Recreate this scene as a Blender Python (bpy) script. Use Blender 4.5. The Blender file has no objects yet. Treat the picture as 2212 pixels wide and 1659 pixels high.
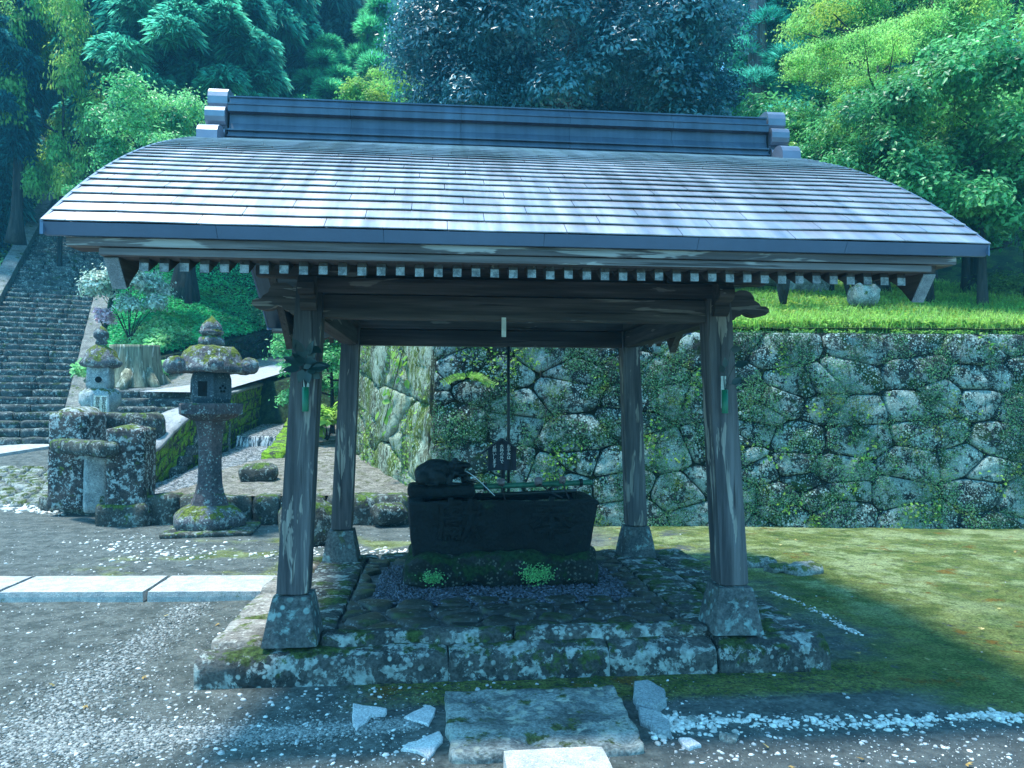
import bpy, bmesh, math, random
import numpy as np
from mathutils import Vector, noise, Matrix
rng = np.random.default_rng(7)
random.seed(7)
scene = bpy.context.scene
COL = scene.collection

# ------------------------------------------------------------------ camera
F_, PITCH, YAW, ROLL, EYE = 1647.68, 0.024139, 0.097696, 0.003005, 1.55   # focal length in 1/2212 of the picture width
cd = bpy.data.cameras.new('camera'); cam = bpy.data.objects.new('camera', cd); COL.objects.link(cam)
cd.sensor_fit = 'HORIZONTAL'; cd.sensor_width = 36; cd.lens = 36*F_/2212
cd.clip_start = .05; cd.clip_end = 400
_f = Vector((math.sin(YAW)*math.cos(PITCH), math.cos(YAW)*math.cos(PITCH), math.sin(PITCH)))
_r = Vector((math.cos(YAW), -math.sin(YAW), 0)); _u = _r.cross(_f)
_m = Matrix((_r, _u, -_f)).transposed() @ Matrix.Rotation(ROLL, 3, 'Z')
cam.matrix_world = Matrix.Translation((0, 0, EYE)) @ _m.to_4x4()
scene.camera = cam

# ------------------------------------------------------------------ light
SUN_TO = Vector((-0.27, 0.02, 1.0)).normalized()
SUN_EL = math.asin(SUN_TO.z)
world = bpy.data.worlds.new('World'); scene.world = world; world.use_nodes = True
wn = world.node_tree; wn.nodes.clear()
sky = wn.nodes.new('ShaderNodeTexSky'); sky.sky_type = 'NISHITA'; sky.sun_disc = False
sky.sun_elevation = SUN_EL; sky.sun_rotation = math.atan2(SUN_TO.x, SUN_TO.y)
tint = wn.nodes.new('ShaderNodeMix'); tint.data_type = 'RGBA'; tint.blend_type = 'MULTIPLY'; tint.inputs[0].default_value = 1
tint.inputs[7].default_value = (0.46, 1.06, 1.16, 1)
bg = wn.nodes.new('ShaderNodeBackground'); bg.inputs[1].default_value = 0.15
wo = wn.nodes.new('ShaderNodeOutputWorld')
wn.links.new(sky.outputs[0], tint.inputs[6]); wn.links.new(tint.outputs[2], bg.inputs[0]); wn.links.new(bg.outputs[0], wo.inputs[0])
sl = bpy.data.lights.new('sun', 'SUN'); sl.energy = 2.6; sl.angle = math.radians(6); sl.color = (1, .97, .9)
so = bpy.data.objects.new('sun', sl); COL.objects.link(so)
so.rotation_euler = SUN_TO.to_track_quat('Z', 'Y').to_euler(); so.location = (0, 0, 30)
vs = scene.view_settings; vs.view_transform = 'Standard'; vs.look = 'None'; vs.gamma = 1; vs.exposure = 1.62; vs.use_curve_mapping = False
scene.cycles.max_bounces = 6; scene.cycles.diffuse_bounces = 3; scene.cycles.glossy_bounces = 2
scene.cycles.transmission_bounces = 3; scene.cycles.volume_bounces = 0; scene.cycles.transparent_max_bounces = 6
scene.cycles.use_denoising = True; scene.cycles.sample_clamp_indirect = 4
scene.cycles.volume_step_rate = 4; scene.cycles.volume_max_steps = 64

# ------------------------------------------------------------------ survey helpers: a sight line of the surveyed camera meets a known plane
_cy, _sy = math.cos(YAW), math.sin(YAW)
def _ray(px, py):
    u, v = px-1106, py-829.5
    c, s = math.cos(-ROLL), math.sin(-ROLL); u, v = u*c-v*s, u*s+v*c
    X, U = u/F_, -v/F_
    c, s = math.cos(PITCH), math.sin(PITCH)
    return X, c-U*s, s+U*c            # sideways, forward (level), up
def PS(px, py, a, b=0.0):             # meets the plane z = a + b*forward
    X, Y, Z = _ray(px, py); t = (a-EYE)/(Z-b*Y)
    return UV(X*t, Y*t, EYE+Z*t)
def PV(px, py, v):                    # at level distance v
    X, Y, Z = _ray(px, py); t = v/Y
    return UV(X*t, v, EYE+Z*t)
def PY(px, py, y):                    # meets the plane y = const (the pavilion's own axes)
    X, Y, Z = _ray(px, py); rx, ry = X*_cy+Y*_sy, -X*_sy+Y*_cy; t = y/ry
    return np.array((rx*t, y, EYE+Z*t))
def UV(u, v, z=0.0):                  # (sideways, forward) ground axes of the site -> world
    return np.array((u*_cy+v*_sy, -u*_sy+v*_cy, z))
def toUV(x, y):
    return x*_cy-y*_sy, x*_sy+y*_cy

# ------------------------------------------------------------------ node mini language
class NT:
    def __init__(s, name):
        s.m = bpy.data.materials.new(name); s.m.use_nodes = True; s.t = s.m.node_tree; s.t.nodes.clear()
        s.out = s.t.nodes.new('ShaderNodeOutputMaterial')
        tc = s.t.nodes.new('ShaderNodeTexCoord'); oi = s.t.nodes.new('ShaderNodeObjectInfo')
        g = s.node('ShaderNodeNewGeometry')
        s.obj = tc.outputs['Object']; s.rand = oi.outputs['Random']; s.norm = g.outputs['Normal']; s.isl = g.outputs['Random Per Island']
        s.vec = s.vadd(s.obj, s.vscale(s.rand, 31.0))
    def node(s, typ): return s.t.nodes.new(typ)
    def L(s, a, b):
        if isinstance(a, (int, float)): b.default_value = a
        elif isinstance(a, tuple): b.default_value = a if len(b.default_value) == len(a) else (*a, 1)
        else: s.t.links.new(a, b)
    def vscale(s, a, k):
        n = s.node('ShaderNodeVectorMath'); n.operation = 'MULTIPLY'; s.L(a, n.inputs[0])
        n.inputs[1].default_value = k if isinstance(k, tuple) else (k, k, k); return n.outputs[0]
    def vadd(s, a, b):
        n = s.node('ShaderNodeVectorMath'); n.operation = 'ADD'; s.L(a, n.inputs[0]); s.L(b, n.inputs[1]); return n.outputs[0]
    def noise(s, sc, det=4, rough=.55, vec=None, dist=0):
        n = s.node('ShaderNodeTexNoise'); n.inputs['Scale'].default_value = sc; n.inputs['Detail'].default_value = det
        n.inputs['Roughness'].default_value = rough; n.inputs['Distortion'].default_value = dist; s.L(vec or s.vec, n.inputs['Vector']); return n.outputs[0]
    def vor(s, sc, feat='F1', vec=None, out=0, rnd=1):
        n = s.node('ShaderNodeTexVoronoi'); n.feature = feat; n.inputs['Scale'].default_value = sc; n.inputs['Randomness'].default_value = rnd
        s.L(vec or s.vec, n.inputs['Vector']); return n.outputs[out]
    def ss(s, f, a, b, lo=0.0, hi=1.0):
        n = s.node('ShaderNodeMapRange'); n.interpolation_type = 'SMOOTHSTEP'; s.L(f, n.inputs[0])
        n.inputs[1].default_value = a; n.inputs[2].default_value = b; n.inputs[3].default_value = lo; n.inputs[4].default_value = hi; return n.outputs[0]
    def math(s, op, a, b=0.0, c=None):
        n = s.node('ShaderNodeMath'); n.operation = op; s.L(a, n.inputs[0]); s.L(b, n.inputs[1])
        if c is not None: s.L(c, n.inputs[2])
        return n.outputs[0]
    def mul(s, a, b): return s.math('MULTIPLY', a, b)
    def add(s, a, b): return s.math('ADD', a, b)
    def mix(s, f, a, b, mode='MIX'):
        n = s.node('ShaderNodeMix'); n.data_type = 'RGBA'; n.blend_type = mode; s.L(f, n.inputs[0]); s.L(a, n.inputs[6]); s.L(b, n.inputs[7]); return n.outputs[2]
    def sep(s, v):
        n = s.node('ShaderNodeSeparateXYZ'); s.L(v, n.inputs[0]); return n.outputs
    def bright(s, c, f):
        n = s.node('ShaderNodeVectorMath'); n.operation = 'SCALE'; s.L(c, n.inputs[0]); s.L(f, n.inputs[3]); return n.outputs[0]
    def bump(s, h, strength=.5, dist=.02):
        n = s.node('ShaderNodeBump'); n.inputs['Strength'].default_value = strength; n.inputs['Distance'].default_value = dist; s.L(h, n.inputs['Height']); return n.outputs[0]
    def done(s, col, rough=.9, metal=0.0, bump=None, spec=.3, trans=0.0, tcol=None, alpha=None):
        p = s.node('ShaderNodeBsdfPrincipled'); s.L(col, p.inputs['Base Color']); s.L(rough, p.inputs['Roughness']); s.L(metal, p.inputs['Metallic'])
        p.inputs['Specular IOR Level'].default_value = spec
        if bump is not None: s.L(bump, p.inputs['Normal'])
        o = p.outputs[0]
        if trans:
            t = s.node('ShaderNodeBsdfTranslucent'); s.L(tcol or col, t.inputs[0]); mx = s.node('ShaderNodeMixShader'); mx.inputs[0].default_value = trans
            s.t.links.new(o, mx.inputs[1]); s.t.links.new(t.outputs[0], mx.inputs[2]); o = mx.outputs[0]
        s.t.links.new(o, s.out.inputs[0]); return s.m

def stone(name, c1, c2, sc=3, lich=0, lcol=(.42, .50, .44), moss=0, mcol=(.07, .12, .015), top=0, rough=.9, bump=.6, lsc=14, spec=.25, dark=0):
    s = NT(name)
    c = s.mix(s.ss(s.noise(sc, 6, .65), .35, .65), c1, c2)
    c = s.bright(c, s.ss(s.noise(sc*16, 3, .7), .3, .7, .65, 1.3))
    if dark:
        c = s.mix(s.mul(s.ss(s.noise(sc*.8, 5, .6, s.vadd(s.vec, (5, 5, 5))), .52, .62), dark), c, (.022, .026, .024))
    n1 = s.noise(lsc, 8, .72, s.vadd(s.vec, (3, 1, 7)), .3)
    if lich:
        m = s.ss(n1, .60-lich*.16, .66-lich*.16)
        v = s.vor(lsc*2.3); m2 = s.ss(v, .35, .22); m3 = s.mul(m2, s.ss(s.noise(lsc*.35, 3), .48, .56))
        m = s.math('MAXIMUM', s.mul(m, .85), s.mul(m3, .9))
        lc = s.bright(lcol, s.ss(s.noise(lsc*3, 2), .3, .7, .55, 1.15))
        c = s.mix(m, c, lc)
    if moss:
        n2 = s.noise(sc*1.7, 7, .7, s.vadd(s.vec, (9, 2, 4)))
        if top:
            up = s.ss(s.sep(s.norm)[2], -.2, .9, -.12, .2); n2 = s.add(n2, s.mul(up, top))
        mm = s.ss(n2, .62-moss*.2, .70-moss*.2)
        mc = s.mix(s.ss(s.noise(sc*9, 4, .7), .35, .65), tuple(x*.45 for x in mcol), tuple(min(1, x*1.6) for x in mcol))
        c = s.mix(mm, c, mc)
    h = s.add(s.mul(s.noise(sc*4, 8, .7), 1.0), s.mul(n1, .5))
    return s.done(c, rough, 0, s.bump(h, bump, .03), spec)

def wood(name, axis, c1=(.040, .032, .032), c2=(.105, .09, .085), patch=0.0, pcol=(.34, .31, .27), rough=.75):
    s = NT(name)
    k = [9.0, 9.0, 9.0]; k[axis] = .55
    v = s.vscale(s.vec, tuple(k)); k2 = [40.0]*3; k2[axis] = 1.6
    n = s.noise(1, 6, .65, v); g = s.noise(1, 3, .6, s.vscale(s.vec, tuple(k2)))
    c = s.mix(s.ss(n, .35, .68), c1, c2)
    c = s.bright(c, s.ss(g, .3, .7, .75, 1.25))
    if patch:
        k3 = [11.0]*3; k3[axis] = 1.5
        pn = s.noise(1, 4, .6, s.vadd(s.vscale(s.vec, tuple(k3)), (3, 3, 3)), .8)
        c = s.mix(s.mul(s.ss(pn, .66-patch*.15, .69-patch*.15), .8), c, s.bright(pcol, s.ss(g, .3, .7, .6, 1.2)))
    crack = s.ss(s.noise(1, 2, .5, s.vscale(s.vec, tuple(x*.8 for x in k2))), .36, .30)
    c = s.mix(s.mul(crack, .7), c, (.012, .01, .01))
    return s.done(c, rough, 0, s.bump(s.add(g, s.mul(crack, -1.2)), .35, .008), .25)

def leafmat(name, c1, c2, rough=.45, trans=.4, sc=.5, spec=.4, yel=None):
    s = NT(name)
    f = s.ss(s.noise(sc, 3, .6), .35, .65)
    c = s.mix(f, c1, c2)
    c = s.bright(c, s.ss(s.isl, 0, 1, .75, 1.9))
    if yel: c = s.mix(s.mul(s.ss(s.noise(sc*2.3, 2, .5, s.vadd(s.vec, (4, 4, 4))), .55, .68), .8), c, yel)
    return s.done(c, rough, 0, None, spec, trans, s.bright(c, 1.25))

# ------------------------------------------------------------------ mesh helpers
ORG = {}
def link(o): COL.objects.link(o); return o
def props(o, label=None, cat=None, group=None, kind=None):
    for k, v in (('label', label), ('category', cat), ('group', group), ('kind', kind)):
        if v: o[k] = v
    return o
def thing(name, loc, label, cat, group=None):
    o = link(bpy.data.objects.new(name, None)); o.location = tuple(loc); o.empty_display_size = .1; ORG[o] = np.array(loc, float)
    return props(o, label, cat, group)
def mesh_of(name, V, Fc, mat=None, smooth=False):
    V = np.asarray(V, dtype=np.float32); me = bpy.data.meshes.new(name)
    if isinstance(Fc, np.ndarray) and Fc.ndim == 2:
        n, k = Fc.shape; me.vertices.add(len(V)); me.vertices.foreach_set('co', V.ravel())
        me.loops.add(n*k); me.loops.foreach_set('vertex_index', Fc.ravel().astype(np.int32))
        me.polygons.add(n); me.polygons.foreach_set('loop_start', np.arange(0, n*k, k, dtype=np.int32)); me.update(calc_edges=True)
    else:
        me.from_pydata([tuple(map(float, v)) for v in V], [], [tuple(int(i) for i in f) for f in Fc]); me.update()
    if smooth: me.polygons.foreach_set('use_smooth', [True]*len(me.polygons))
    if mat: me.materials.append(mat)
    return me
def part(name, VF, mat, parent=None, smooth=False, kind=None, label=None):
    V, Fc = VF; V = np.asarray(V, float)
    org = ORG[parent] if parent is not None else np.zeros(3)
    me = mesh_of(name, V-org, Fc, mat, smooth); o = link(bpy.data.objects.new(name, me))
    if parent is not None: o.parent = parent
    ORG[o] = org
    return props(o, label=label, kind=kind)
def solo(name, VF, mat, label, cat, group=None, smooth=False, kind=None, loc=None):
    V, Fc = VF; V = np.asarray(V, float)
    if loc is None: loc = np.array(((V[:, 0].min()+V[:, 0].max())/2, (V[:, 1].min()+V[:, 1].max())/2, V[:, 2].min()))
    me = mesh_of(name, V-loc, Fc, mat, smooth); o = link(bpy.data.objects.new(name, me)); o.location = tuple(loc); ORG[o] = np.array(loc, float)
    return props(o, label, cat, group, kind)
def struct(name, VF, mat, smooth=False, kind='structure'):
    V, Fc = VF; me = mesh_of(name, V, Fc, mat, smooth); o = link(bpy.data.objects.new(name, me)); ORG[o] = np.zeros(3); return props(o, kind=kind)
def join(*parts):
    Vs, Fs, n = [], [], 0
    for V, Fc in parts:
        Vs.append(np.asarray(V, float)); Fs += [tuple(int(i)+n for i in f) for f in Fc]; n += len(V)
    return np.concatenate(Vs), Fs
def rotz(V, a, c=(0, 0, 0)):
    c = np.array(c, float); ca, sa = math.cos(a), math.sin(a); V = np.asarray(V, float)-c
    return np.stack((V[:, 0]*ca-V[:, 1]*sa, V[:, 0]*sa+V[:, 1]*ca, V[:, 2]), 1)+c
def rbox(c, s, r=.02, n=(4, 4, 4), amp=0.0, freq=4.0, a=0.0, seed=0, taper=0.0, tilt=None):
    """rounded, uneven box: c centre, s full sizes, n cells per axis"""
    h = np.array(s, float)/2; r = min(r, h.min()*.98); idx = {}; V = []; Fc = []
    def vid(i, j, k):
        key = (i, j, k)
        if key not in idx:
            p = np.array((2*i/n[0]-1, 2*j/n[1]-1, 2*k/n[2]-1))*h
            q = np.clip(p, -(h-r), h-r); d = p-q; L = np.linalg.norm(d)
            if L > 1e-9: p = q+d/L*r
            if taper: p[:2] *= 1-taper*(p[2]/h[2]*.5+.5)
            idx[key] = len(V); V.append(p)
        return idx[key]
    for ax in range(3):
        b, cc = (ax+1) % 3, (ax+2) % 3
        for side in (0, n[ax]):
            for i in range(n[b]):
                for j in range(n[cc]):
                    q = []
                    for di, dj in ((0, 0), (1, 0), (1, 1), (0, 1)):
                        t = [0, 0, 0]; t[ax] = side; t[b] = i+di; t[cc] = j+dj; q.append(vid(*t))
                    Fc.append(q if side else q[::-1])
    V = np.array(V)
    if amp:
        off = Vector((seed*3.7, seed*1.3, -seed*2.1))
        V = V+np.array([(noise.noise_vector(Vector(p)*freq+off)+.5*noise.noise_vector(Vector(p)*freq*2.7+off))[:] for p in V])*amp
    if tilt: V = V @ np.array(Matrix.Rotation(tilt[0], 3, tilt[1]).transposed())
    return rotz(V, a)+np.array(c, float), Fc
def box(x0, x1, y0, y1, z0, z1, ch=.004):
    return rbox(((x0+x1)/2, (y0+y1)/2, (z0+z1)/2), (abs(x1-x0), abs(y1-y0), abs(z1-z0)), ch, (3, 3, 3)) if ch else \
        (np.array([(x, y, z) for x in (x0, x1) for y in (y0, y1) for z in (z0, z1)], float), [(0, 1, 3, 2), (4, 6, 7, 5), (0, 4, 5, 1), (2, 3, 7, 6), (0, 2, 6, 4), (1, 5, 7, 3)])
def chbox(c, ex, ey, ez, ch=.004):
    """box given by centre and three half-axis vectors with small chamfers"""
    V, Fc = rbox((0, 0, 0), (2*np.linalg.norm(ex), 2*np.linalg.norm(ey), 2*np.linalg.norm(ez)), ch, (3, 3, 3))
    B = np.stack([np.array(e)/np.linalg.norm(e) for e in (ex, ey, ez)]); return V @ B + np.array(c), Fc
def beam(p, q, w, h, ch=.004, up=(0, 0, 1)):
    p, q = np.array(p, float), np.array(q, float); d = (q-p)/2; s = np.cross(d, up); s = s/np.linalg.norm(s)*w/2; u = np.cross(s, d); u = u/np.linalg.norm(u)*h/2
    return chbox((p+q)/2, d, -s, u, ch)
def tube(pts, rad, sides=8, cap=True):
    pts = [np.array(p, float) for p in pts]; n = len(pts); V = []; Fc = []
    rad = [rad]*n if isinstance(rad, (int, float)) else rad; ref = np.array((.3, .2, 1.0))
    for i, p in enumerate(pts):
        t = pts[min(i+1, n-1)]-pts[max(i-1, 0)]; t = t/(np.linalg.norm(t)+1e-9)
        a = np.cross(t, ref); a /= np.linalg.norm(a)+1e-9; b = np.cross(t, a)
        for k in range(sides):
            th = 2*math.pi*k/sides; V.append(p+rad[i]*(math.cos(th)*a+math.sin(th)*b))
    for i in range(n-1):
        for k in range(sides):
            k2 = (k+1) % sides; Fc.append((i*sides+k, (i+1)*sides+k, (i+1)*sides+k2, i*sides+k2))
    if cap: Fc.append(tuple(range(sides))); Fc.append(tuple((n-1)*sides+k for k in range(sides))[::-1])
    return np.array(V), Fc
def lathe(c, prof, sides=6, ph=0.0, cap=True, sub=1):
    """prof: (radius, z); straight-sided polygons when sides is small; sub splits the edges"""
    V, Fc = [], []; m = sides*sub
    for r, z in prof:
        for k in range(sides):
            a0, a1 = ph+2*math.pi*k/sides, ph+2*math.pi*(k+1)/sides
            for j in range(sub):
                f = j/sub; V.append((c[0]+r*((1-f)*math.cos(a0)+f*math.cos(a1)), c[1]+r*((1-f)*math.sin(a0)+f*math.sin(a1)), c[2]+z))
    for i in range(len(prof)-1):
        for k in range(m):
            k2 = (k+1) % m; Fc.append((i*m+k, i*m+k2, (i+1)*m+k2, (i+1)*m+k))
    if cap: Fc.append(tuple(range(m))[::-1]); Fc.append(tuple((len(prof)-1)*m+k for k in range(m)))
    return np.array(V), Fc
def prism(poly, d0, d1, f):
    """extrude a 2D polygon between depths d0 and d1; f(a, b, d) -> xyz"""
    n = len(poly); V = [f(a, b, d0) for a, b in poly]+[f(a, b, d1) for a, b in poly]
    return np.array(V), [tuple(range(n))[::-1], tuple(range(n, 2*n))]+[(i, (i+1) % n, n+(i+1) % n, n+i) for i in range(n)]
def rough(VF, amp, freq=6, seed=0):
    V, Fc = VF; off = Vector((seed, seed*2.3, -seed))
    return np.array([np.array(p)+np.array((noise.noise_vector(Vector(p)*freq+off)+.5*noise.noise_vector(Vector(p)*freq*2.6+off))[:])*amp for p in V]), Fc
def sheet(fn, us, vs_):
    V = [fn(u, v) for v in vs_ for u in us]; n = len(us)
    Fc = [(j*n+i, j*n+i+1, (j+1)*n+i+1, (j+1)*n+i) for j in range(len(vs_)-1) for i in range(n-1)]
    return np.array(V), np.array(Fc)
def copy_tree(o, loc, rz=0.0, sc=1.0, label=None):
    def rec(a, par):
        c = a.copy(); COL.objects.link(c)
        if par is not None: c.parent = par
        for ch in a.children: rec(ch, c)
        return c
    r = rec(o, None); r.location = tuple(loc); r.rotation_euler = (0, 0, rz); r.scale = (sc, sc, sc) if not isinstance(sc, tuple) else sc
    if label: r['label'] = label
    return r
# ================================================================== materials
M = {}
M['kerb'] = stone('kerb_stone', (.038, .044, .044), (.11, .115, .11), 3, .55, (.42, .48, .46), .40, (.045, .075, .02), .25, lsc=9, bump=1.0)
M['kerb_lit'] = stone('kerb_stone_lit', (.17, .165, .15), (.32, .305, .28), 3, .4, (.5, .5, .46), .15, (.08, .11, .03), .3, lsc=12, bump=.9)  # paler, less mossy kerb copy; sunlight on the left course put into its colour
M['flag'] = stone('flagstone', (.018, .022, .020), (.055, .055, .045), 2, .1, (.3, .32, .32), .15, (.04, .06, .02), .3, .45, bump=.6, spec=.5)
M['bed'] = stone('mortar_bed', (.09, .10, .105), (.24, .26, .27), 14, bump=1)
M['base'] = stone('post_base_concrete', (.055, .068, .074), (.12, .13, .13), 3, .35, (.25, .36, .36), .15, (.06, .07, .04), .2, lsc=7, bump=.3)
M['granite'] = stone('pale_granite', (.33, .35, .36), (.50, .51, .50), 11, .15, (.7, .7, .68), .08, (.2, .22, .15), lsc=30, bump=.45, spec=.3)
M['flatstone'] = stone('worn_flat_stone', (.11, .13, .135), (.38, .42, .40), 4, .35, (.50, .52, .44), .25, (.07, .09, .03), .1, lsc=6, bump=1, dark=.5)
M['patch'] = stone('pale_broken_stone', (.50, .51, .53), (.66, .66, .66), 7, bump=.4)
M['greystone'] = stone('blue_grey_stone', (.22, .26, .28), (.34, .38, .39), 6, bump=.5)
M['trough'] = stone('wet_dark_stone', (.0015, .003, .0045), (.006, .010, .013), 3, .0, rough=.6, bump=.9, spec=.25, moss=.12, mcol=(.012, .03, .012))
M['engrave'] = stone('trough_relief_stone', (.004, .006, .007), (.013, .018, .019), 5, rough=.6, bump=.5)
M['mossbase'] = stone('mossy_base_stone', (.006, .010, .010), (.025, .030, .030), 4, .1, (.14, .17, .15), .70, (.010, .034, .010), .4, rough=.85, bump=1)
def wallmat(name, d1, d2, fl, m1, m2, dens, mossd, streak=1.0, big=.0):
    s = NT(name); P = s.vscale(s.obj, (1, 1, streak)); V = s.vadd(P, s.vscale(s.rand, 9.0))
    c = s.mix(s.ss(s.noise(3, 7, .7, V), .35, .65), d1, d2); c = s.bright(c, s.ss(s.noise(40, 4, .8, V), .3, .7, .45, 1.6))
    pt = s.add(s.noise(9, 8, .8, s.vadd(V, (4, 4, 4)), .6), s.mul(s.add(s.noise(1.1, 3, .6, s.vadd(P, (0, 3, 8))), -.5), .7))
    c = s.mix(s.mul(s.ss(pt, .56-big*.06, .61-big*.06), .85), c, s.bright(fl, s.ss(s.noise(60, 3, .8, V), .3, .7, .45, 1.05)))
    mo = s.noise(2.6, 8, .75, s.vadd(P, (1, 5, 2)))
    c = s.mix(s.ss(mo, .58-mossd*.2, .66-mossd*.2), c, s.mix(s.ss(s.noise(24, 5, .8, P), .4, .6), m1, m2))
    for sc_, th, k in ((34, .42, 1.0), (62, .38, .9), (19, .36, .9)):
        dist = s.vor(sc_, vec=V); rnd = s.sep(s.vor(sc_, vec=V, out=1))[0]
        dn = s.ss(s.noise(2.2, 5, .7, s.vadd(P, (sc_, 0, 3))), .36, .62, 0.0, dens)
        mk = s.mul(s.ss(dist, th, th-.14), s.math('LESS_THAN', rnd, dn))
        c = s.mix(s.mul(mk, .9*k), c, s.bright(fl, s.ss(rnd, 0, .6, .7, 1.3)))
    h = s.add(s.noise(14, 8, .75, V), s.mul(s.noise(50, 4, .7, V), .6))
    return s.done(c, .92, 0, s.bump(h, 1.0, .04), .2)
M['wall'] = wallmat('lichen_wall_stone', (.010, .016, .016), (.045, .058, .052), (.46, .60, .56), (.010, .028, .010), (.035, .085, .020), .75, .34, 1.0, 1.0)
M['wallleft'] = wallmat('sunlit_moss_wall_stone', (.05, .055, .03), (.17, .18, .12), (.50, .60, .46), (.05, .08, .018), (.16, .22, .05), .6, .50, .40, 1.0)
M['wallcore'] = stone('wall_core', (.010, .014, .010), (.03, .035, .022), 6, .0, moss=.5, mcol=(.03, .05, .012), bump=1)
M['darkrock'] = stone('dark_lichen_rock', (.030, .036, .034), (.085, .09, .08), 4, .45, (.30, .36, .34), .32, (.07, .12, .02), .35, lsc=11, bump=1)
M['pillar'] = stone('lichen_pillar_stone', (.022, .024, .026), (.10, .085, .08), 3, .55, (.48, .56, .56), .30, (.08, .12, .02), .35, lsc=13, bump=.9)
M['lantern'] = stone('lantern_stone', (.05, .055, .064), (.11, .11, .12), 4, .25, (.25, .32, .33), .05, (.04, .08, .02), .5, lsc=13, bump=.5)
M['lanternred'] = stone('lantern_reddish_stone', (.045, .05, .06), (.105, .082, .085), 2.2, .22, (.25, .33, .33), .1, (.04, .08, .02), .5, lsc=13, bump=.5)
M['lanternmoss'] = stone('lantern_mossy_stone', (.07, .07, .075), (.17, .165, .18), 4, .5, (.42, .48, .46), .46, (.10, .13, .02), .5, lsc=12, bump=1)
M['fire'] = stone('firebox_blue_stone', (.025, .045, .065), (.055, .085, .105), 4, .1, (.2, .26, .28), bump=.25, rough=.6)
M['void'] = stone('shadow_inside', (.004, .004, .005), (.008, .008, .009), 4)
M['pale'] = stone('pale_lantern_stone', (.22, .25, .26), (.42, .46, .46), 4, .5, (.55, .6, .6), .3, (.08, .10, .03), .5, lsc=12, bump=.8)
M['step'] = stone('old_step_stone', (.032, .042, .044), (.10, .115, .115), 3, .4, (.36, .43, .41), .3, (.03, .06, .02), .1, lsc=10, bump=1)
M['stepkerb'] = stone('stair_kerb_stone', (.12, .135, .14), (.22, .235, .23), 3, .3, (.34, .38, .36), .2, (.05, .08, .02), .1, lsc=10, bump=.7)
M['canalmoss'] = stone('canal_moss_stone', (.035, .045, .03), (.09, .10, .07), 4, .1, (.3, .36, .2), .82, (.17, .33, .02), .15, lsc=9, bump=1.3)
M['concrete'] = stone('rough_concrete', (.26, .28, .30), (.38, .40, .41), 5, .2, (.5, .5, .5), .1, (.08, .10, .03), .1, bump=.8)
M['asphalt'] = stone('pale_asphalt', (.30, .32, .35), (.42, .44, .46), 8, bump=.3)
M['rock'] = stone('field_rock', (.14, .16, .15), (.32, .34, .32), 4, .4, (.45, .5, .47), .3, (.07, .10, .03), .5, bump=.9)
M['stump'] = wood('stump_wood', 2, (.10, .105, .07), (.26, .27, .19), .5, (.5, .52, .44), .9)
M['bark'] = wood('bark', 2, (.016, .018, .018), (.06, .055, .05), .0, rough=.95)
M['barkpale'] = wood('cedar_bark', 2, (.09, .075, .075), (.24, .20, .20), .0, rough=.95)
M['woodz'] = wood('weathered_post_wood', 2, (.048, .047, .053), (.135, .130, .135), .55, (.33, .30, .265))
M['fascia'] = wood('weathered_eave_wood', 0, (.09, .075, .075), (.20, .175, .17), .45, (.42, .38, .35))
M['woodx'] = wood('weathered_beam_wood', 0, (.040, .034, .034), (.12, .10, .095), .25, (.26, .23, .20))
M['woody'] = wood('weathered_rafter_wood', 1, (.034, .028, .028), (.09, .078, .072), .1, (.26, .23, .20))
M['woodpale'] = wood('bare_nosing_wood', 0, (.05, .042, .04), (.12, .10, .09), .45, (.36, .33, .29))
M['white'] = stone('white_painted_end_grain', (.13, .15, .16), (.36, .39, .40), 30, bump=.2)
M['bgend'] = stone('grey_painted_board_end', (.22, .25, .28), (.36, .40, .43), 14, bump=.3)
def copper(name, c1, c2, rough=.42, metal=.75, streak=True):
    s = NT(name); v = s.vscale(s.obj, (11, .5, .5)); st = s.noise(1, 4, .6, s.vadd(v, (1, 1, 1)))
    b = s.noise(2.2, 5, .6, s.obj); c = s.mix(s.ss(b, .3, .7), c1, c2)
    if streak: c = s.bright(c, s.ss(st, .30, .66, .80, 1.10))
    c = s.bright(c, s.add(s.mul(s.rand, .06), .97))
    r = s.math('MULTIPLY_ADD', s.ss(s.noise(1, 4, .6, s.vscale(s.obj, (9, 1.1, 1.1))), .3, .7), .16, rough-.08)
    return s.done(c, r, metal, s.bump(s.noise(45, 3, .6, s.obj), .12, .004), .5)
M['copper'] = copper('oxidised_copper_sheet', (.34, .34, .39), (.47, .465, .52), .42, .8)
M['copperdark'] = copper('dark_copper_sheet', (.05, .075, .11), (.09, .125, .17), .4, .55, True)
M['copperband'] = copper('eave_copper_band', (.10, .16, .26), (.13, .19, .30), .5, .2, False)
M['copperoni'] = copper('grey_copper_scroll', (.13, .16, .22), (.22, .26, .33), .42, .5, False)
M['signwood'] = wood('sign_dark_wood', 2, (.010, .012, .022), (.020, .022, .036), 0, rough=.6)
M['ink'] = stone('black_ink', (.01, .01, .01), (.02, .02, .02), 5)
M['paint'] = stone('white_paint', (.8, .8, .8), (.85, .85, .85), 5, bump=.0)
M['board'] = stone('cream_board', (.55, .52, .40), (.80, .80, .74), 2.5, bump=.1)
def simple(name, col, rough=.5, metal=0.0, spec=.4, sc=20, var=.25):
    s = NT(name); return s.done(s.bright(col, s.ss(s.noise(sc, 4), .3, .7, 1-var, 1+var)), rough, metal, s.bump(s.noise(sc*2, 4), .15, .005), spec)
M['bamboo'] = simple('green_bamboo', (.035, .15, .095), .35)
M['bamboodark'] = simple('dark_bamboo', (.012, .02, .02), .4)
M['bamboocut'] = simple('cut_bamboo_end', (.35, .30, .27), .6)
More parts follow.
